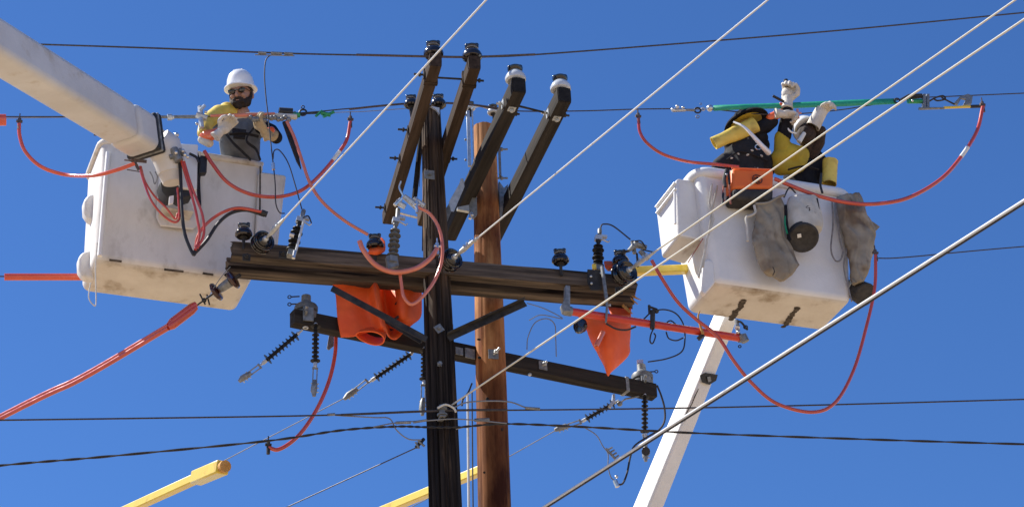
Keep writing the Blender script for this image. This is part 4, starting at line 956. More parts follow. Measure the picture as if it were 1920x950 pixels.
# left bucket
lb = empty('bucket', Q(320, 560, .1), 'left white fibreglass lift bucket with dirty tan bottom', 'lift bucket')
b4, t4, uL, nL = bucket_shell(lb, (177, 487), (474, 528), (489, 309), (190, 270), .24, .50, .56, 'bucket_side', 'bucket_bottom_dirt_bounce', bev=.06)
LBn = nL; LB0 = b4[0]
def onL(px, py, out=0.0): return onpl(px, py, LB0 - nL*(.035+out), nL)
# rim lip
ring = [lerp(p, sum(t4, V())/4, -.03) for p in t4]
mb = MB(); M = Matrix()
rt = [p+Z*.0 for p in ring]
def lip(parent, t4, h, o1, m, name='rim', rad=.10):
    cen = sum(t4, V())/4; P = [lerp(p, cen, -o1*.4) for p in t4]; path = []
    for i in range(4):
        a, b, c = P[i-1], P[i], P[(i+1) % 4]; u_, v_ = (a-b).normalized()*rad, (c-b).normalized()*rad
        for k in range(7):
            t = k/6; path.append((b+u_)*(1-t)**2 + b*2*t*(1-t) + (b+v_)*t*t)
    mb = MB(); n = len(path); prof = [(.5*h*math.cos(q)*.75, .5*h*math.sin(q)) for q in [2*math.pi*k/14 for k in range(14)]]
    vs, fs = [], []
    for i, p in enumerate(path):
        t = (path[(i+1) % n]-path[i-1]).normalized(); nrm = t.cross(Z)
        for a, b in prof: vs.append(p + nrm*a + Z*b)
    for i in range(n):
        for k in range(14): fs.append((i*14+k, i*14+(k+1) % 14, ((i+1) % n)*14+(k+1) % 14, ((i+1) % n)*14+k))
    return mb.add(vs, fs).build(name, m, parent)
lip(lb, t4, .05, .035, 'bucket_bottom_dirt_bounce')
# raised liner lip right of boom, and side pod on the right
MB().hexa([onL(x, y, .0)+nL*k for x, y, k in ((378, 303, .06), (490, 320, .06), (490, 320, .5), (378, 303, .5))],
          [onL(x, y, .0)+nL*k for x, y, k in ((378, 279, .04), (500, 297, .04), (500, 297, .5), (378, 279, .5))]).build('liner_lip', 'bucket_bottom_dirt_bounce', lb, bevel=.02, bseg=3)
MB().hexa([Q(x, y, .26)+nL*k for x, y, k in ((484, 470, .08), (524, 476, .08), (524, 476, .42), (484, 470, .42))],
          [Q(x, y, .26)+nL*k for x, y, k in ((489, 314, .05), (541, 321, .05), (541, 321, .45), (489, 314, .45))]).build('side_pod', 'bucket_side', lb, bevel=.02, bseg=3)
# step lobes on the left
for (x0_, y0_, x1_, y1_) in ((160, 354, 186, 406), (150, 461, 180, 513)):
    P = [Q(x, y, .38) for x, y in ((x1_, y0_-2), (x0_+8, y0_+3), (x0_, y0_+14), (x0_+1, y1_-16), (x0_+9, y1_-4), (x1_, y1_+3))]
    MB().prism([p+nL*.06 for p in P], nL, .09).build('step', 'bucket_side', lb, bevel=.02, bseg=3)
MB().prism([Q(x, y, .50) for x, y in ((183, 265), (194, 268), (194, 345), (183, 343))], nL, .2).build('back_edge', 'bucket_side', lb, bevel=.008)
MB().tube([onL(203, 286, .01), onL(187, 480, .01)], .018, 12).build('corner_rail', 'clean_white', lb)
MB().tube(pc(((170, 530), (167, 545), (167, 560), (175, 571), (180, 566), (179, 500), (182, 455)), .17), .0045, 8).build('hanging_loop', 'rope_white', lb)
MB().tube([onL(488, 312, .012), onL(487, 402, .012)], .006, 8).build('seam', 'stain_black', lb)
for (x0_, y0_, x1_, y1_) in ((205, 487, 228, 490), (308, 505, 344, 509), (380, 512, 400, 515)):
    MB().tube([onL(x0_, y0_, -.02), onL(x1_, y1_, -.02)], .008, 6).build('chip', 'stain_black', lb)
# recessed bracket panel frame on the front of the bucket, behind the jib
MB().prism([onL(x, y, .0) for x, y in ((300, 285), (376, 285), (376, 420), (362, 432), (300, 425), (292, 408))], -nL, .02).build('mount_pad', 'bucket_side', lb, bevel=.012, bseg=3)

# left boom
bo = empty('boom', Q(265, 262, -.3), 'thick white square boom coming from the upper left to the left bucket', 'boom')
e_ = Q(271, 258, -.32); s_ = CAM + ray(-5, 88)*(11.3/ray(-5, 88).y)
dB_ = (e_-s_).normalized()
vv = (f0*-1 - dB_*(-f0).dot(dB_)).normalized()         # side turned to the viewer
print('boom dir', dB_, (e_-s_).length)
s_2 = s_ - dB_*6; BROLL = -3
def tapered_box(a, b, wa, ha, wb, hb, M3, name, m, parent, bevel=.03):
    x, y, z = M3
    f = lambda p, w_, h_: [p+y*(i*w_/2)+z*(j*h_/2) for i, j in ((-1, -1), (1, -1), (1, 1), (-1, 1))]
    return MB().hexa(f(a, wa, ha), f(b, wb, hb)).build(name, m, parent, bevel=bevel, bseg=4)
F3 = frame(dB_, Z); rot = Matrix.Rotation(R(BROLL), 3, dB_); F3 = (F3[0], rot @ F3[1], rot @ F3[2])
tapered_box(s_2, lerp(s_, e_, .84), .255, .275, .245, .265, F3, 'boom_tube', 'boom_paint', bo, .05)
tapered_box(lerp(s_, e_, .838), lerp(s_, e_, 1.0), .255, .275, .255, .275, F3, 'end_sleeve', 'boom_paint', bo, .05)
tapered_box(e_, e_+dB_*.04, .285, .305, .27, .29, F3, 'rubber_gasket', 'black_rubber', bo, .02)
tapered_box(e_-dB_*.055, e_-dB_*.02, .266, .286, .266, .286, F3, 'gasket_band', 'black_rubber', bo, .02)
tapered_box(e_-dB_*.02, e_-dB_*.002, .275, .295, .275, .295, F3, 'end_flange', 'galvanised_dull', bo, .02)
# painted scuff dashes round the sleeve
xs, ys, zs = F3
for (x0_, y0_, x1_, y1_) in ((228, 219, 240, 227), (241, 236, 242, 241), (241, 248, 241, 253), (236, 263, 240, 259), (176, 253, 190, 254), (190, 250, 205, 243), (212, 272, 232, 267)):
    o_ = [CAM + ray(x, y)*((lerp(s_, e_, .95)-CAM).dot(f0) - .15) for x, y in ((x0_, y0_), (x1_, y1_))]
    MB().tube([CAM+(o_[0]-CAM)*1.003, CAM+(o_[1]-CAM)*1.003], .0055, 6).build('scuff_mark', 'stain_black', bo)
# jib / elbow after the boom
j = empty('bucket_mount', Q(315, 320, -.2), 'white rounded elbow joining the left boom to its bucket', 'bucket mount')
MB().tube([Q(296, 268, -.28), Q(308, 277, -.26), Q(322, 310, -.22)], [.115, .125, .10], 24).build('elbow', 'boom_paint', j, bevel=0)
MB().tube([Q(316, 298, -.235), Q(321, 325, -.215)], [.112, .092], 24).build('cap', 'fibreglass_white', j)
MB().tube([Q(321, 325, -.215), Q(324, 343, -.205)], [.088, .07], 24).build('cap_end', 'bucket_bottom_dirt_bounce', j)
MB().tube([Q(316, 298, -.236)+Z*.006, Q(316.5, 301, -.236)+Z*0], .108, 28).build('gasket', 'black_rubber', j)
MB().hexa([Q(x, y, -.12)+nL*k for x, y, k in ((337, 352, 0), (370, 356, 0), (370, 356, .12), (337, 352, .12))],
          [Q(x, y, -.12)+nL*k for x, y, k in ((327, 268, 0), (372, 270, 0), (372, 270, .12), (327, 268, .12))]).build('side_box', 'clean_white', j, bevel=.012, bseg=3)
MB().prism([Q(x, y, -.1) for x, y in ((300, 341), (345, 346), (368, 352), (360, 366), (338, 372), (330, 366), (315, 372), (304, 358))], nL, .12).build('black_bracket', 'black_rubber', j, bevel=.006)
MB().hexa([onL(x, y, .14)+nL*k for x, y, k in ((303, 388, 0), (364, 397, 0), (364, 397, .15), (303, 388, .15))],
          [onL(x, y, .10)+nL*k for x, y, k in ((318, 368, 0), (356, 373, 0), (356, 373, .11), (318, 368, .11))]).build('mount_block', 'bucket_bottom_dirt_bounce', j, bevel=.006)
MB().prism([Q(x, y, -.165) for x, y in ((318, 368), (326, 366), (325, 380), (317, 382))], nL, .02).build('white_latch', 'helmet_white', j)
MB().tube(pc(((368, 287), (374, 310), (372, 340), (374, 385)), -.10), [.018, .022, .020, .016], 8, flat=.6).build('black_strap', 'webbing_black', j)
MB().prism([Q(x, y, -.13) for x, y in ((376, 290), (389, 293), (388, 324), (374, 325))], nL, .05).build('black_box', 'black_rubber', j, bevel=.008)
MB().tube(pc(((308, 260), (318, 264), (325, 275)), -.3), .008, 8).build('cable', 'black_rubber', j)
MB().tube(pc(((355, 288), (368, 295), (373, 305)), -.15), .010, 8).build('cable', 'black_rubber', j)
mb = MB(); mb.tube([Q(331, 252, -.15), Q(332, 272, -.15)], .009, 8); mb.ball(Q(331, 253, -.15), .018); mb.build('grab_knob', 'silver_bright', j)
mb = MB(); mb.tube([Q(325, 280, -.34), Q(336, 302, -.34)], .032, 12); mb.tube([Q(318, 295, -.34), Q(334, 290, -.34)], .018, 10); mb.tube([Q(335, 281, -.34), Q(346, 290, -.34)], .02, 10); mb.build('hose_manifold', 'galvanised_dull', j)
mb = MB()
for x, y in ((343, 283), (347, 290), (352, 294), (330, 286)): mb.ball(Q(x, y, -.38), .014)
mb.build('fitting', 'silver_bright', j)
MB().tube(pc(((281, 322), (286, 332), (290, 345), (295, 332), (291, 322)), -.2), .0045, 6).build('tag_loop', 'wire_grey', j)
G_HH = 'thin hydraulic hoses hanging on the left bucket'
def hh(pts, off, r, m, label, hang=0):
    tag(MB().tube(pc(pts, off, 8), r, 10).build('hydraulic_hose', m), label, 'hose', G_HH)
hh(((262, 312), (268, 335), (283, 375), (305, 403), (325, 416), (335, 412), (336, 395), (333, 352)), -.30, .0085, 'red_hose', 'outer thin red hose looping under the left boom tip')
hh(((264, 312), (272, 340), (290, 368), (312, 390), (328, 410), (333, 400)), -.28, .0075, 'red_hose', 'inner thin red hose looping under the left boom tip')
hh(((340, 300), (350, 335), (362, 375), (370, 410), (374, 440), (366, 468)), -.33, .0095, 'red_hose', 'left red hose hanging down the middle of the left bucket')
hh(((345, 303), (356, 340), (368, 372), (380, 405), (382, 440), (370, 465)), -.33, .0095, 'red_hose', 'right red hose hanging down the middle of the left bucket')
hh(((337, 300), (339, 340), (341, 395), (347, 440), (362, 476), (366, 470)), -.31, .012, 'black_rubber', 'black hose hanging beside the red ones on the left bucket')
hh(((366, 470), (372, 440), (392, 415), (420, 397), (450, 390), (495, 398)), -.27, .011, 'red_hose', 'red hose arching over to the crossarm end from the left bucket')
hh(((366, 474), (388, 450), (408, 420), (432, 400), (462, 394), (496, 404)), -.25, .012, 'black_rubber', 'black hose arching over to the crossarm end from the left bucket')
mb = MB(); mb.tube([Q(490, 398, -.26), Q(501, 402, -.26)], .022, 10); tag(mb.build('hose_coupling', 'black_rubber'), 'black coupling at the ends of the arching hoses', 'coupling')
mb = MB(); mb.tube([Q(252, 303, -.35), Q(260, 318, -.35)], .012, 8); mb.tube([Q(233, 300, -.35), Q(252, 302, -.35)], .005, 6); mb.tube([Q(238, 318, -.35), Q(262, 322, -.35)], .004, 6); mb.tube([Q(246, 300, -.35), Q(275, 303, -.35)], .012, 8); tag(mb.build('hose_bracket', 'wire_brown'), 'brown metal bracket gripping the hoses under the left boom tip', 'bracket')

# right bucket
rb = empty('bucket', Q(1440, 600, .2), 'right white lift bucket hung with bags, seen from below', 'lift bucket')
b4, t4, uR, nR = bucket_shell(rb, (1338, 531), (1598, 567), (1588, 360), (1306, 332), -.06, .50, .56, 'clean_white', 'bucket_bottom_dirt_bounce', bev=.06)
RB0 = b4[0]; print('bucketR', (b4[1]-b4[0]).length, uR)
def onR(px, py, out=0.0): return onpl(px, py, RB0 - nR*(.05+out), nR)
lip(rb, t4, .085, .05, 'clean_white', rad=.14)
# side box, left (tool apron)
P0 = Q(1290, 555, .12)
MB().prism([Q(x, y, -.055) for x, y in ((1318, 490), (1328, 485), (1340, 492), (1341, 530), (1322, 552), (1314, 545))], nR, .05).build('white_pad', 'clean_white', rb, bevel=.012, bseg=3)
sb = empty('side_box', Q(1270, 420, .05), 'white ribbed step box on the left side of the right bucket', 'box')
f4 = [Q(x, y, .0) for x, y in ((1274, 437), (1318, 430), (1322, 345), (1270, 331))]
MB().hexa([Q(1240, 484, .16), Q(1274, 441, -.03), Q(1320, 452, .04), Q(1284, 497, .24)],
          [Q(1228, 386, .16), Q(1269, 333, -.03), Q(1330, 341, .04), Q(1290, 380, .24)]).build('box_body', 'clean_white', sb, bevel=.02, bseg=4)
for o_ in [x for x in bpy.data.objects if x.parent == sb]:
    o_.data.materials.append(MATS['bucket_bottom_dirt_bounce']); o_.data.polygons[0].material_index = 1  # underside colour carries the tan light bounced off the ground, besides dirt
for k, (t, h) in enumerate(((0.0, 1), (.12, 1))):
    a = lerp(Q(1228, 386, .16), Q(1269, 333, -.03), .06); b_ = lerp(Q(1228, 386, .16), Q(1269, 333, -.03), .94)
    dz = -.03-.055*k; MB().tube([a+Z*dz-uR*.006, b_+Z*dz-uR*.006], .011, 10).build('rib', 'clean_white', sb)
MB().tube([Q(1265, 360, -.04), Q(1266, 420, -.045)], .010, 8).build('rib', 'clean_white', sb)
# bottom skid stains
for x0_, y0_ in ((1395, 560), (1494, 574)):
    zb = b4[0].z - .004
    for i in range(11):
        t = i/10; x, y = x0_-t*24 + random.uniform(-2, 2), y0_+4+t*34
        p = QZ(x, y, zb); MB().ball((0, 0, 0), (.035*random.uniform(.5, 1), .022, .003), M=fr(p, V((.6+random.uniform(-.4, .4), .8, 0)))).build('scrape', 'stain_black', rb)
# folds of webbing at left
for k, pts in enumerate((((1335, 345), (1330, 380), (1338, 410), (1325, 450), (1318, 500)), ((1345, 348), (1336, 390), (1330, 430), (1322, 470), (1310, 520)))):
    MB().tube([onR(x, y, .015) for x, y in [(p[0], p[1]) for p in pts]], .010, 8, flat=.6).build('webbing', 'canvas_white', rb)
MB().tube([Q(1318, 447, -.02), Q(1290, 492, .0)], .004, 6).build('cord', 'red_paint', rb)

# lower boom of the right bucket
rbm = empty('boom', Q(1250, 900, .6), 'white boom rising from the bottom edge to the right bucket', 'boom')
bt = Q(1362, 590, .62); bb = Q(1212, 958, 1.25)
dR = (bt-bb).normalized(); xr, yr, zr = frame(dR, W)
c_ = -uR
n_ = -U*.86-W*.5; yy = (n_ - dR*n_.dot(dR)).normalized(); zz_ = dR.cross(yy)
FB = (dR, yy, zz_)
bfar = bb - dR*((bb.z-.2)/dR.z)
tapered_box(bfar, bt, .31, .31, .13, .14, FB, 'boom_tube', 'clean_white', rbm, .02)
def onB(x, y, out=.0):
    "point on the camera-side face of the right boom"
    pl = lerp(bb, bt, .62) + zz_*(.084 if zz_.dot(CAM-bb) > 0 else -.084); nn = zz_ if zz_.dot(CAM-bb) > 0 else -zz_
    return onpl(x, y, pl + nn*out, nn)
MB().prism([onB(x, y, .002) for x, y in ((1312, 703), (1322, 698), (1346, 702), (1343, 713), (1330, 721), (1316, 716))], (onB(1330, 710, .05)-onB(1330, 710)), .012).build('hose_port', 'black_rubber', rbm, bevel=.003)
MB().prism([onB(x, y, .016) for x, y in ((1326, 706), (1332, 705), (1334, 714), (1328, 716))], (onB(1330, 710, .05)-onB(1330, 710)), .006).build('port_plate', 'galvanised_dull', rbm)
mb = MB().tube([onB(x, y, .002) for x, y in ((1310, 728), (1303, 742), (1297, 757), (1288, 772), (1284, 790))], [.003, .005, .004, .005, .002], 6); mb.build('oil_run', 'stain_black', rbm)
# ------------------------------------------------------------------ bags on the right bucket
ob = empty('tool_bag', Q(1415, 350, -.2), 'orange tool bag with round dark emblem hooked on the right bucket rim', 'tool bag')
def rbox(parent, pts_b, pts_t, off, depth, m, nm, bevel=.015):
    return MB().hexa([Q(*p, off) for p in pts_b] + [Q(*p, off)+nR*depth for p in reversed(pts_b)], [Q(*p, off) for p in pts_t] + [Q(*p, off)+nR*depth for p in reversed(pts_t)]).build(nm, m, parent, bevel=bevel, bseg=3)
rbox(ob, ((1374, 354), (1451, 354)), ((1373, 313), (1452, 316)), -.22, .15, 'orange_bag', 'bag_body', .03)
rbox(ob, ((1376, 372), (1450, 378)), ((1374, 352), (1452, 352)), -.225, .165, 'bag_dark_base', 'bag_base', .03)
MB().tube([Q(1372, 315, -.225), Q(1452, 318, -.225)], .006, 8).build('hem', 'orange_rubber', ob)
def emblem(parent, cx, cy, off, r, m='logo_ink'):
    M = mtx(Q(cx, cy, off), U, Z, -W)
    mb = MB().tube(circ(M, r, 24), r*.10, 6, closed=True)
    mb.tube([M @ V((-r*.75, r*.15, 0)), M @ V((0, r*.3, 0)), M @ V((r*.75, r*.15, 0))], r*.12, 6)       # spread wings / arms
    mb.tube([M @ V((0, r*.55, 0)), M @ V((0, -r*.1, 0)), M @ V((-r*.3, -r*.75, 0))], r*.13, 6)
    mb.tube([M @ V((0, -r*.1, 0)), M @ V((r*.35, -r*.7, 0))], r*.12, 6); mb.tube([M @ V((-r*.6, -r*.3, 0)), M @ V((r*.55, -r*.45, 0))], r*.07, 6)
    return mb.build('emblem', m, parent)
emblem(ob, 1420, 336, -.232, .038)
hk = empty('carabiner_rack', Q(1360, 350, -.1), 'dark clips and red cords dangling left of the orange bag', 'clips')
mb = MB(); mb.tube(pc(((1362, 318), (1358, 335), (1360, 350)), -.2), .014, 8); mb.tube(pc(((1366, 320), (1368, 345)), -.2), .010, 8); mb.ball(Q(1355, 382, -.2), .014); mb.tube([Q(1356, 362, -.2), Q(1355, 384, -.2)], .009, 8); mb.build('clip', 'black_rubber', hk)
mb = MB(); mb.tube(pc(((1357, 345), (1355, 365), (1358, 378)), -.19), .006, 6); mb.tube(pc(((1367, 340), (1368, 362), (1370, 382)), -.19), .007, 6); mb.build('cord', 'red_paint', hk)
mb = MB().ball(Q(1362, 327, -.22), .009); mb.build('shiny_gate', 'silver_bright', hk)
def canvas(rows, m, nm, parent, rough=.02, off_out=0):
    g = []
    for r in rows:
        g.append([Q(*p) for p in r])
    g = [sm(r, 4) for r in g]; cols = list(zip(*g)); cols = [sm(c, 4) for c in cols]; g = list(zip(*cols))
    out = []
    for i, r in enumerate(g):
        out.append([p + (-W)*(rough*noise.noise(p*14) + rough*.5*noise.noise(p*33)) + U*(rough*.35*noise.noise(p*21+V((5, 5, 5)))) for p in r])
    # front and back so that the sack has body
    return MB().grid(out).build(nm, m, parent, solid=.012, sharp=180)
def sack(rows, m, nm, parent, depth=.12, off=-.12, rough=.03, lin=False):
    "closed bag: rows of (x_left, x_right, y_left, y_right, depth factor) in photo columns"
    vs, fs = [], []; seg = 56; R_ = []
    rows = [tuple(r) for r in rows]
    fine = sm([V((a, b, 0)) for a, b, *_ in rows], 8); fy = sm([V((c, d, k)) for _, _, c, d, k in rows], 8)
    if lin:
        seq = lambda P: [lerp(P[i], P[i+1], t/8) for i in range(len(P)-1) for t in range(8)] + [P[-1]]
        fine = seq([V((a, b, 0)) for a, b, *_ in rows]); fy = seq([V((c, d, k)) for _, _, c, d, k in rows])
    for i, (p, q) in enumerate(zip(fine, fy)):
        A_, B_ = Q(p.x, q.x, off), Q(p.y, q.y, off); c = (A_+B_)/2; h = (B_-A_)/2
        for k in range(seg):
            a = 2*math.pi*k/seg; ca, sa = math.cos(a), math.sin(a)
            v = c + h*(abs(ca)**.8*(1 if ca > 0 else -1)) + (-nR)*(depth*q.z*.5*sa)
            q_ = v.dot(U); ph = 34*q_ + 3.2*noise.noise(v*4) + v.z*7
            v += (-nR)*(rough*(.9*abs(math.sin(ph)) + .5*abs(math.sin(ph*2.3+1)) + .9*noise.noise(v*5))) + U*(rough*.12*noise.noise(v*9+V((3, 9, 1))))
            vs.append(v)
    n = len(fine)
    for i in range(n-1):
        for k in range(seg): fs.append((i*seg+k, i*seg+(k+1) % seg, (i+1)*seg+(k+1) % seg, (i+1)*seg+k))
    fs.append(tuple(range(seg))); fs.append(tuple((n-1)*seg+k for k in range(seg)))
    return MB().add(vs, fs).build(nm, m, parent, sharp=180)
cb = empty('canvas_bag', Q(1450, 450, -.2), 'grubby grey-brown canvas bag slumped down the middle of the right bucket', 'bag')
sack(((1411, 1462, 382, 373, .5), (1415, 1471, 409, 395, .7), (1409, 1468, 440, 425, .8), (1407, 1469, 460, 445, .9), (1418, 1484, 485, 470, 1), (1430, 1497, 510, 499, 1), (1448, 1483, 518, 518, .8), (1461, 1468, 529, 528, .3)), 'canvas_dirty', 'bag_body', cb, .10, -.15, .022, lin=True)
MB().tube(pc(((1402, 452), (1400, 425), (1399, 408), (1408, 404), (1416, 398), (1414, 385)), -.24), .010, 8).build('rolled_edge', 'canvas_white', cb)
MB().tube(pc(((1417, 382), (1440, 380), (1458, 370), (1470, 366)), -.24), .010, 8).build('top_fold', 'canvas_dirty', cb)
mb = MB().tube(pc(((1449, 500), (1452, 508), (1449, 516)), -.24), .004, 6); mb.build('seam', 'stain_black', cb)
wb = empty('bucket_bag', Q(1505, 410, -.2), 'white round canvas bucket bag with black bottom on the right bucket', 'bag')
sack(((1478, 1532, 372, 376, .8), (1474, 1534, 385, 390, 1), (1474, 1538, 405, 408, 1.1), (1476, 1540, 425, 425, 1.2), (1480, 1538, 438, 436, 1.2)), 'canvas_white', 'bag_body', wb, .18, -.16, .008)
Mw = frz(Q(1507, 446, -.20), V((.12, -.62, -.78)))
MB().lathe([(.10, -.05), (.115, -.035), (.12, -.005), (.112, .006), (.10, .008), (.09, .002), (.01, .002)], Mw, 32).build('black_base', 'bag_dark_base', wb)
MB().tube(circ(Mw @ Matrix.Translation((0, 0, -.045)), .112, 28), .008, 8, closed=True).build('rim_band', 'black_rubber', wb)
MB().box((.035, -.03, .012), (.03, .03, .004), Mw).build('patch', 'label_white', wb)
MB().tube(pc(((1473, 385), (1474, 410), (1478, 440), (1482, 450)), -.24), [.012, .016, .02, .012], 8).build('side_strap', 'black_shirt', wb)
MB().tube(pc(((1472, 405), (1472, 420), (1476, 438)), -.26), .007, 8).build('green_tab', 'green_metal', wb)
mb = MB(); mb.tube(pc(((1470, 370), (1480, 352), (1492, 362)), -.2), .006, 8); mb.tube(pc(((1532, 372), (1535, 390), (1538, 410), (1534, 408)), -.24), .007, 8); mb.tube(pc(((1540, 325), (1538, 345), (1542, 362)), -.18), .009, 8); mb.build('tie_cord', 'black_rubber', wb)
emblem(wb, 1518, 392, -.262, .028)
rp = empty('rope', Q(1565, 420, -.15), 'looped grey rope hanging on the right bucket front', 'rope')
MB().tube([onR(x, y, .02) for x, y in [(v.x, v.y) for v in sm([V(p+(0,)) for p in ((1560, 375), (1562, 420), (1558, 465), (1565, 487), (1575, 488), (1580, 472), (1574, 445), (1568, 380))], 6)]], .0065, 8).build('loop', 'rope_grey', rp)
MB().tube([onR(x, y, .02) for x, y in [(v.x, v.y) for v in sm([V(p+(0,)) for p in ((1566, 380), (1575, 420), (1588, 460), (1582, 500), (1592, 545), (1597, 565))], 6)]], .006, 8).build('tail', 'rope_grey', rp)
gs = empty('glove_sack', Q(1610, 470, .0), 'tall dirty canvas sack hanging off the right corner of the right bucket', 'bag')
sack(((1566, 1612, 372, 366, .5), (1567, 1620, 396, 400, .8), (1574, 1638, 428, 432, 1), (1584, 1637, 460, 455, 1), (1590, 1636, 485, 478, 1), (1593, 1628, 508, 505, .9), (1596, 1618, 536, 530, .5)), 'canvas_dirty', 'sack_body', gs, .13, -.02, .024, lin=True)
MB().prism([Q(x, y, -.02) for x, y in ((1636, 415), (1650, 425), (1640, 435))], nR, .03).build('flap', 'canvas_dirty', gs)
bb_ = empty('bucket_bag', Q(1620, 550, .1), 'bag with black round bottom hanging low at the right corner of the right bucket', 'bag')
Mw = frz(Q(1622, 552, .02), V((.45, -.55, -.7)))
MB().lathe([(.085, -.10), (.09, -.04), (.094, 0), (.088, .008), (.01, .010)], Mw, 30).build('black_base', 'bag_dark_base', bb_)
MB().lathe([(.05, -.20), (.075, -.17), (.084, -.11), (.082, -.09)], Mw, 24).build('bag_body', 'canvas_white', bb_)

# ------------------------------------------------------------------ people
def hand(parent, wrist, fwd, palm_n, m='leather_glove', curl=1.1, s=1.0, side=1, name='glove', cuff=True):
    "gloved hand: palm, four unequal curled fingers and a thumb, one continuous surface"
    f = V(fwd).normalized(); n = V(palm_n); n = (n - f*n.dot(f)).normalized(); a = f.cross(n)*side   # a: towards thumb
    mb = MB(); Mp = mtx(wrist+f*.052*s, a, f, n); mb.ball((0, 0, 0), (.048*s, .058*s, .024*s), M=Mp)
    mb.limb([wrist, wrist+f*.03*s], [.031*s, .033*s])
    for i, (o_, l) in enumerate(((.032, .92), (.011, 1.05), (-.011, 1.0), (-.032, .78))):
        p = wrist + f*(.092*s) + a*(o_*s); d = (f + a*(o_*4)).normalized(); pts = [p-f*.02*s, p]; ang = 0
        for k, seg in enumerate((.042, .03, .024)):
            ang += curl*(.55, .8, .7)[k]*(1-.07*i); dd = d*math.cos(ang) + n*math.sin(ang); p = p + dd*seg*l*s; pts.append(p)
        mb.limb(pts, [.0135*s, .0135*s, .0125*s, .0115*s, .010*s])
    p = wrist + f*.035*s + a*.038*s
    mb.limb([p-a*.012*s, p+(a*.022+f*.02+n*.012)*s, p+(a*.026+f*.05+n*.03)*s, p+(a*.014+f*.07+n*.045)*s], [.017*s, .016*s, .0135*s, .011*s])
    if cuff: mb.tube([wrist-f*.055*s, wrist-f*.03*s, wrist+f*.01*s], [.044*s, .036*s, .031*s], 14)
    return mb.build(name, m, parent, remesh=.0045, smooth=2)
def skinobj(mb, nm, m, parent, vox=.009, smt=3): return mb.build(nm, m, parent, remesh=vox, smooth=smt)

# worker in the left bucket
p1 = empty('person', Q(450, 300, .2), 'bearded worker in white hard hat and dark sunglasses standing in the left bucket', 'person')
T = lambda x, y, o=.22: Q(x, y, o)
hc = T(452, 178, .14)
body = MB()
body.limb([T(450, 420, .50), T(448, 340, .49), T(448, 295, .44), T(450, 248, .28)], [.14, .135, .125, .125])
body.limb([T(415, 236, .24), T(450, 232, .24), T(490, 240, .24)], [.075, .09, .075])
body.limb([T(432, 262, .32), T(440, 300, .44)], [.09, .10]); body.limb([T(466, 262, .32), T(462, 302, .44)], [.09, .10])
for sx in (-1, 1): body.limb([T(450+sx*20, 400, .25), T(450+sx*22, 520, .25)], [.09, .07]) if False else None
skinobj(body, 'torso', 'grey_shirt', p1)
head = MB(); head.limb([T(456, 232, .22), T(455, 212, .18)], [.058, .055])
Mh = mtx(hc, *(lambda fx: (fx[0], fx[1], fx[2]))(frame(V((math.cos(R(8)), math.sin(R(8)), 0)), Z)))
Mh = Mh @ Matrix.Rotation(R(-20), 4, 'Z') @ Matrix.Rotation(R(17), 4, 'X') @ Matrix.Scale(1.1, 4)
# face frame: local -y is towards the viewer
head.ball((0, 0, 0), (.074, .094, .085), M=Mh @ Matrix.Translation((0, .01, .015))); head.ball((0, 0, 0), (.058, .07, .07), M=Mh @ Matrix.Translation((0, -.012, -.045)))
head.limb([Mh @ V((0, -.085, .005)), Mh @ V((0, -.102, -.028)), Mh @ V((0, -.093, -.034))], [.010, .013, .012])
for sx in (-1, 1): head.ball((0, 0, 0), (.012, .02, .03), M=Mh @ Matrix.Translation((sx*.075, .012, -.01))); head.ball((0, 0, 0), (.02, .02, .018), M=Mh @ Matrix.Translation((sx*.036, -.066, -.025)))
skinobj(head, 'head', 'skin', p1, .005, 2)
bd_ = MB()
bd_.limb([Mh @ V((-.03, -.078, -.072)), Mh @ V((0, -.086, -.074)), Mh @ V((.03, -.078, -.072))], [.014, .014, .014])
for x in (-.05, -.03, 0, .03, .05): bd_.ball((0, 0, 0), (.026, .03, .034), M=Mh @ Matrix.Translation((x, -.062+abs(x)*.6, -.085+abs(x)*.35)))
for sx in (-1, 1): bd_.limb([Mh @ V((sx*.060, -.03, -.065)), Mh @ V((sx*.072, -.005, -.02)), Mh @ V((sx*.074, .0, .02))], [.02, .012, .012]); bd_.limb([Mh @ V((sx*.004, -.092, -.044)), Mh @ V((sx*.03, -.080, -.052)), Mh @ V((sx*.036, -.074, -.075))], [.010, .010, .012])
skinobj(bd_, 'beard', 'dark_hair', p1, .005, 2)
lips = MB().ball((0, 0, 0), (.014, .006, .004), M=Mh @ Matrix.Translation((0, -.090, -.062))); lips.build('lips', 'skin', p1)
hb = MB(); hb.ball((0, 0, 0), (.078, .094, .05), M=Mh @ Matrix.Translation((0, .02, .04))); hb.build('hair', 'dark_hair', p1)
gl = MB()
for sx in (-1, 1): gl.ball((0, 0, 0), (.030, .012, .019), M=Mh @ Matrix.Translation((sx*.033, -.084, .006)) @ Matrix.Rotation(sx*R(-16), 4, 'Z')); gl.tube([Mh @ V((sx*.06, -.072, .012)), Mh @ V((sx*.08, .01, .008))], .004, 6)
gl.tube([Mh @ V((-.012, -.096, .010)), Mh @ V((.012, -.096, .010))], .005, 6); gl.build('sunglasses', 'lens_black', p1)
hat = MB(); Mt = Mh @ Matrix.Translation((0, .005, .040)) @ Matrix.Rotation(R(-4), 4, 'X')
hat.lathe([(.098, 0), (.10, .004), (.098, .025), (.093, .065), (.080, .10), (.055, .125), (.02, .135), (.004, .136)], Mt, 36, .95, 1.12)
for a in (-.03, 0, .03): hat.limb([Mt @ V((a, -.08, .078)), Mt @ V((a*.9, -.035, .126)), Mt @ V((a*.9, .03, .130)), Mt @ V((a, .085, .08))], [.007, .010, .010, .007])
hat.build('hard_hat', 'helmet_white', p1)
br_ = MB(); seg = 40; vs = []
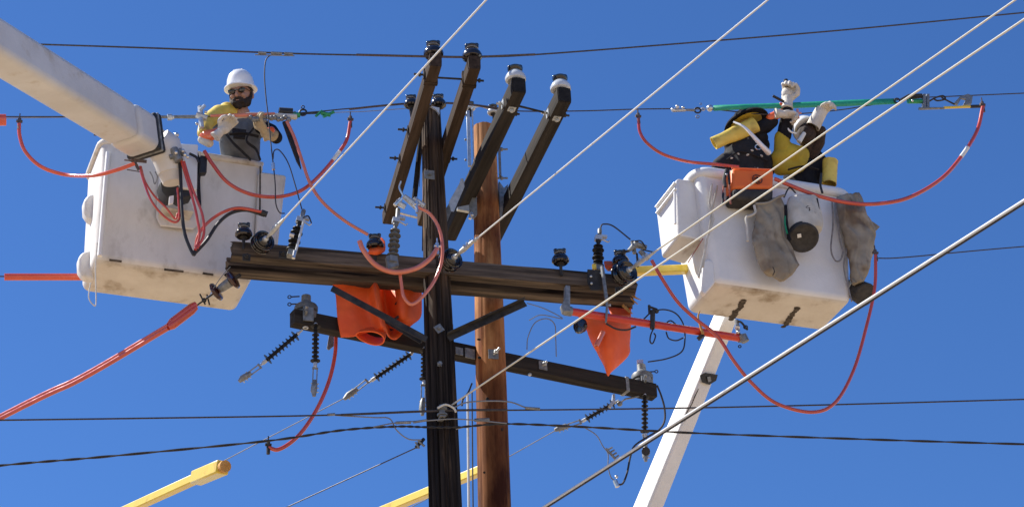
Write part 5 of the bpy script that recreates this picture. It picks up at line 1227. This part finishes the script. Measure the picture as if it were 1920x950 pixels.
for ri, (k, zz2) in enumerate(((.9, .0), (1.0, .004), (1.0, -.004), (.9, -.006))):
    for q in range(seg):
        a = 2*math.pi*q/seg; peak = max(0, math.cos(a + math.pi/2 - .0))**2
        rx, ry = .093+.018, .110+.016 + .035*peak
        if k < 1: rx, ry = .085, .10
        rx2 = rx; vs.append(Mt @ V((math.cos(a)*rx2, math.sin(a)*ry, zz2 - .012*peak)))
fs = []
for r_ in range(4):
    for q in range(seg): fs.append((r_*seg+q, r_*seg+(q+1) % seg, ((r_+1) % 4)*seg+(q+1) % seg, ((r_+1) % 4)*seg+q))
br_.add(vs, fs); br_.build('hat_brim', 'helmet_white', p1)
# harness
mb = MB()
for pts in (((412, 232), (432, 262), (455, 285), (470, 300)), ((482, 232), (462, 262), (480, 280), (488, 300)), ((430, 252), (455, 250), (485, 256))):
    mb.tube(pc(pts, .085, 6), .016, 8, flat=.45)
mb.prism([Q(x, y, .09) for x, y in ((436, 240), (462, 243), (460, 258), (438, 256))], W, .03)
mb.build('harness', 'webbing_black', p1)
# his right arm (picture left): yellow sleeve over shoulder, orange cuff, pale glove
sl_ = MB().limb([T(442, 202, .2), T(425, 206, .18)], [.04, .06]); sl_.limb([T(436, 206, .18), T(410, 212, .14), T(388, 228, .06), T(382, 250, -.02)], [.048, .062, .058, .050]); sl_.limb([T(445, 212, .2), T(425, 215, .2)], [.05, .06])
skinobj(sl_, 'yellow_sleeve', 'yellow_rubber', p1, .008, 3)
cf = MB().limb([T(384, 255, -.03), T(402, 252, -.10), T(410, 248, -.12)], [.043, .042, .036]); skinobj(cf, 'orange_cuff', 'orange_rubber', p1, .007, 2)
cf = MB().limb([T(378, 262, -.02), T(392, 268, -.04)], [.03, .035]); skinobj(cf, 'white_under_sleeve', 'leather_glove', p1, .007, 2)
hand(p1, T(412, 248, -.14), (T(438, 222, -.16)-T(412, 248, -.14)), -W+U*.4, 'leather_glove', 1.0, 1.0, -1)
# his left arm (picture right)
sl_ = MB().limb([T(486, 236, .2), T(508, 246, .12), T(518, 258, .02)], [.055, .055, .048]); skinobj(sl_, 'dark_sleeve', 'black_shirt', p1, .008, 3)
sl_ = MB().limb([T(512, 254, -.0), T(498, 250, -.08)], [.047, .040]); skinobj(sl_, 'tan_forearm', 'tan_glove', p1, .008, 3)
mb = MB().limb([T(503, 247, -.07), T(509, 244, -.07)], [.030, .028]); skinobj(mb, 'orange_cuff', 'orange_rubber', p1, .007, 2)
hand(p1, T(497, 248, -.10), (T(482, 225, -.16)-T(497, 248, -.10)), W*-.2+Z, 'tan_glove', 1.2, 1.0, 1)

# right bucket: worker with brimmed hat
p2 = empty('person', Q(1390, 320, .2), 'worker in printed black shirt and wide brimmed hat bending left in the right bucket', 'person')
body = MB(); body.limb([T(1395, 400, .2), T(1395, 330, .2), T(1392, 295, .18), T(1400, 275, .16)], [.16, .165, .155, .12])
body.limb([T(1362, 302, .15), T(1350, 312, .15)], [.07, .07]); body.limb([T(1430, 302, .18), T(1436, 315, .2)], [.09, .08]); body.limb([T(1370, 270, .15), T(1425, 272, .18)], [.06, .08])
skinobj(body, 'torso', 'printed_black_shirt', p2)
sl_ = MB().limb([T(1418, 245, .08), T(1436, 236, .05), T(1448, 228, .02)], [.062, .060, .050]); skinobj(sl_, 'dark_sleeve', 'black_shirt', p2, .008, 3)
sl_ = MB().limb([T(1418, 275, .15), T(1428, 258, .1)], [.06, .055]); skinobj(sl_, 'dark_shoulder', 'black_shirt', p2, .008, 3)
# yellow rubber sleeve, open at the lower left
def cone_sleeve(parent, a, b, ra, rb, m, nm, th=.006, flat=.75):
    Ms = frz(a, b-a, W); L = (b-a).length; mb = MB(); seg = 28; prof = [(ra, 0), (ra*.97, L*.25), (lerp(V((ra, 0, 0)), V((rb, 0, 0)), .55).x, L*.55), (rb, L), (rb-th, L), (lerp(V((ra, 0, 0)), V((rb, 0, 0)), .55).x-th, L*.55), (ra*.97-th, L*.25), (ra-th, 0)]
    vs, fs = [], []
    for r_, z in prof:
        for k in range(seg):
            q = 2*math.pi*k/seg; wob = 1+.06*noise.noise(V((math.cos(q)*2, math.sin(q)*2, z*12)))
            vs.append(Ms @ V((r_*math.cos(q)*wob, r_*math.sin(q)*flat*wob, z)))
    n = len(prof)
    for i in range(n):
        for k in range(seg): fs.append((i*seg+k, i*seg+(k+1) % seg, ((i+1) % n)*seg+(k+1) % seg, ((i+1) % n)*seg+k))
    return mb.add(vs, fs).build(nm, m, parent, sharp=60)
cone_sleeve(p2, Q(1338, 269, .10), Q(1417, 233, .02), .056, .068, 'yellow_rubber', 'yellow_sleeve', flat=.6)
cf = MB().limb([T(1445, 221, .0), T(1462, 213, -.03)], [.038, .036]); skinobj(cf, 'orange_cuff', 'orange_rubber', p2, .007, 2)
hand(p2, T(1465, 214, -.05), U, -Z-W*.3, 'leather_glove', 1.6, 1.0, 1)
# head and brimmed hat
hd = MB(); hd.ball((0, 0, 0), (.078, .095, .1), M=Matrix.Translation(T(1396, 240, .15))); hd.limb([T(1396, 250, .16), T(1395, 270, .18)], [.06, .06]); skinobj(hd, 'head', 'skin', p2, .006, 2)
Mb = frz(T(1397, 228, .12), V((-.30, .04, .95)))
MB().lathe([(.088, -.004), (.172, -.010), (.185, -.026), (.19, -.024), (.175, -.002), (.09, .006), (.085, .05), (.06, .085), (.02, .095)], Mb, 40).build('brimmed_hat', 'black_shirt', p2)
MB().tube(circ(Mb @ Matrix.Translation((0, 0, -.022)), .186, 36, R(20), R(150)), .006, 8).build('hat_edge', 'canvas_white', p2)
MB().lathe([(.09, -.014), (.13, -.016), (.135, -.02), (.088, -.02)], Mb, 32).build('tan_inner_band', 'yellow_cloth', p2)
# pale curved strap from hat to hip
P = [Q(x, y, o) for x, y, o in ((1376, 229, .0), (1395, 238, -.06), (1412, 255, -.08), (1430, 275, -.06), (1443, 288, .0))]
A_ = sm(P, 6); mb = MB(); wds = [.010+.022*(i/(len(A_)-1))**1.3 for i in range(len(A_)-1)]+[.008]; mb.tube(A_, wds, 12, flat=.8)
mb.build('pale_strap', 'helmet_white', p2)

# right bucket: second worker, arms raised
p3 = empty('person', Q(1500, 330, .25), 'worker with yellow sleeves and tilted white hard hat reaching up to the strap', 'person')
body = MB(); body.limb([T(1500, 400, .3), T(1500, 340, .3), T(1502, 310, .28)], [.15, .14, .12]); body.limb([T(1522, 290, .25), T(1536, 312, .28), T(1530, 330, .28)], [.075, .09, .09]); skinobj(body, 'torso', 'black_shirt', p3)
sl_ = MB().limb([T(1462, 296, .12), T(1480, 290, .12), T(1502, 290, .16), T(1494, 308, .16), T(1464, 312, .14)], [.075, .095, .07, .075, .075]); sl_.limb([T(1466, 258, .08), T(1467, 280, .1)], [.062, .07]); skinobj(sl_, 'yellow_sleeve', 'yellow_cloth', p3, .009, 3)
fa = MB().limb([T(1470, 255, .07), T(1474, 230, .02), T(1477, 205, -.03)], [.060, .056, .040]); skinobj(fa, 'dark_forearm', 'black_shirt', p3, .008, 3)
cf = MB().limb([T(1464, 195, -.03), T(1466, 202, -.02)], [.014, .014]); cf.tube([T(1476, 203, -.03), T(1477, 192, -.03)], [.036, .036], 16); skinobj(cf, 'orange_cuff', 'orange_rubber', p3, .006, 2)
hand(p3, T(1477, 192, -.03), (T(1480, 170, -.03)-T(1477, 192, -.03)), W*-.8+U*-.5, 'leather_glove', 1.5, 1.25, 1)
mb = MB(); mb.ball(T(1477, 175, -.03), (.052, .045, .055)); skinobj(mb, 'glove_back', 'leather_glove', p3, .006, 2)
# right arm bent towards the wire, pale gauntlet
fa = MB().limb([T(1520, 290, .2), T(1536, 268, .12), T(1540, 245, .05)], [.058, .046, .040]); skinobj(fa, 'brown_forearm', 'brown_hair', p3, .008, 3)
cone_sleeve(p3, Q(1524, 238, .02), Q(1541, 206, -.02), .058, .052, 'leather_glove', 'gauntlet', flat=.9)
hand(p3, T(1538, 214, -.0), (T(1548, 204, -.03)-T(1538, 214, -.0)), -W*.4-Z, 'leather_glove', 1.3, .95, -1, cuff=False)
hd = MB(); hd.ball((0, 0, 0), (.082, .092, .1), M=fr(T(1512, 252, .1), V((1, .2, -.4)))); hd.limb([T(1514, 262, .14), T(1516, 285, .2)], [.062, .065]); skinobj(hd, 'head', 'brown_hair', p3, .006, 2)
Mq = frz(T(1510, 242, .12), V((-.35, .35, .85)))
MB().lathe([(.10, -.004), (.102, .004), (.096, .03), (.08, .07), (.05, .095), (.01, .105)], Mq, 32, 1, 1.1).build('hard_hat', 'helmet_white', p3)
MB().tube(circ(mtx(T(1489, 238, .0), U, Z, -W), .06, 14, R(80), R(280)), .008, 8).build('hat_brim', 'helmet_white', p3)
MB().tube([T(1498, 266, .0), T(1508, 250, .0)], [.020, .016], 12).build('grey_pad', 'label_white', p3)
cone_sleeve(p3, Q(1557, 302, .12), Q(1555, 345, .12), .062, .058, 'yellow_rubber', 'loose_sleeve', flat=.9)
for P_, par in ((((1362, 300), (1385, 285), (1410, 290), (1440, 302)), p2), (((1478, 318), (1505, 312), (1535, 318)), p3)):
    MB().tube(pc(P_, .03), .012, 8, flat=.5).build('harness', 'webbing_black', par)
MB().tube(circ(mtx(Q(1421, 276, .04), U, Z, -W), .022, 14), .006, 6, closed=True).build('d_ring', 'silver_bright', p2)
for x, y, a in ((1410, 282, .3), (1402, 290, -.5), (1384, 288, .8), (1371, 296, .2), (1428, 292, 1.0)):
    MB().ball((0, 0, 0), (.014, .004, .009), M=Matrix.Translation(onpl(x, y, Q(1400, 290, .03), W)) @ Matrix.Rotation(a, 4, 'Y')).build('shirt_print', 'canvas_white', p2)
# tool in the raised hand
tt = empty('ratchet_wrench', T(1474, 165, -.05), 'black wrench held up in the raised white glove', 'tool')
MB().tube([T(1473, 150, -.04), T(1477, 168, -.04), T(1476, 200, -.05)], [.018, .017, .014], 10).build('handle', 'black_rubber', tt)
MB().tube([T(1449, 180, -.06), T(1470, 191, -.06)], .011, 8).build('crossbar', 'black_rubber', tt)
cf = empty('wire_tongs', T(1497, 215, -.1), 'pinkish clamp on the wire between the two gloved crews', 'tool')
mb = MB(); mb.tube([T(1495, 205, -.08), T(1497, 222, -.08)], .010, 8); mb.tube([T(1490, 213, -.08), T(1502, 212, -.08)], .009, 8); mb.build('clamp', 'pink_cap', cf)
MB().tube(pc(((1487, 235), (1489, 255), (1500, 268)), .0), .006, 8).build('lanyard', 'wire_grey', cf)
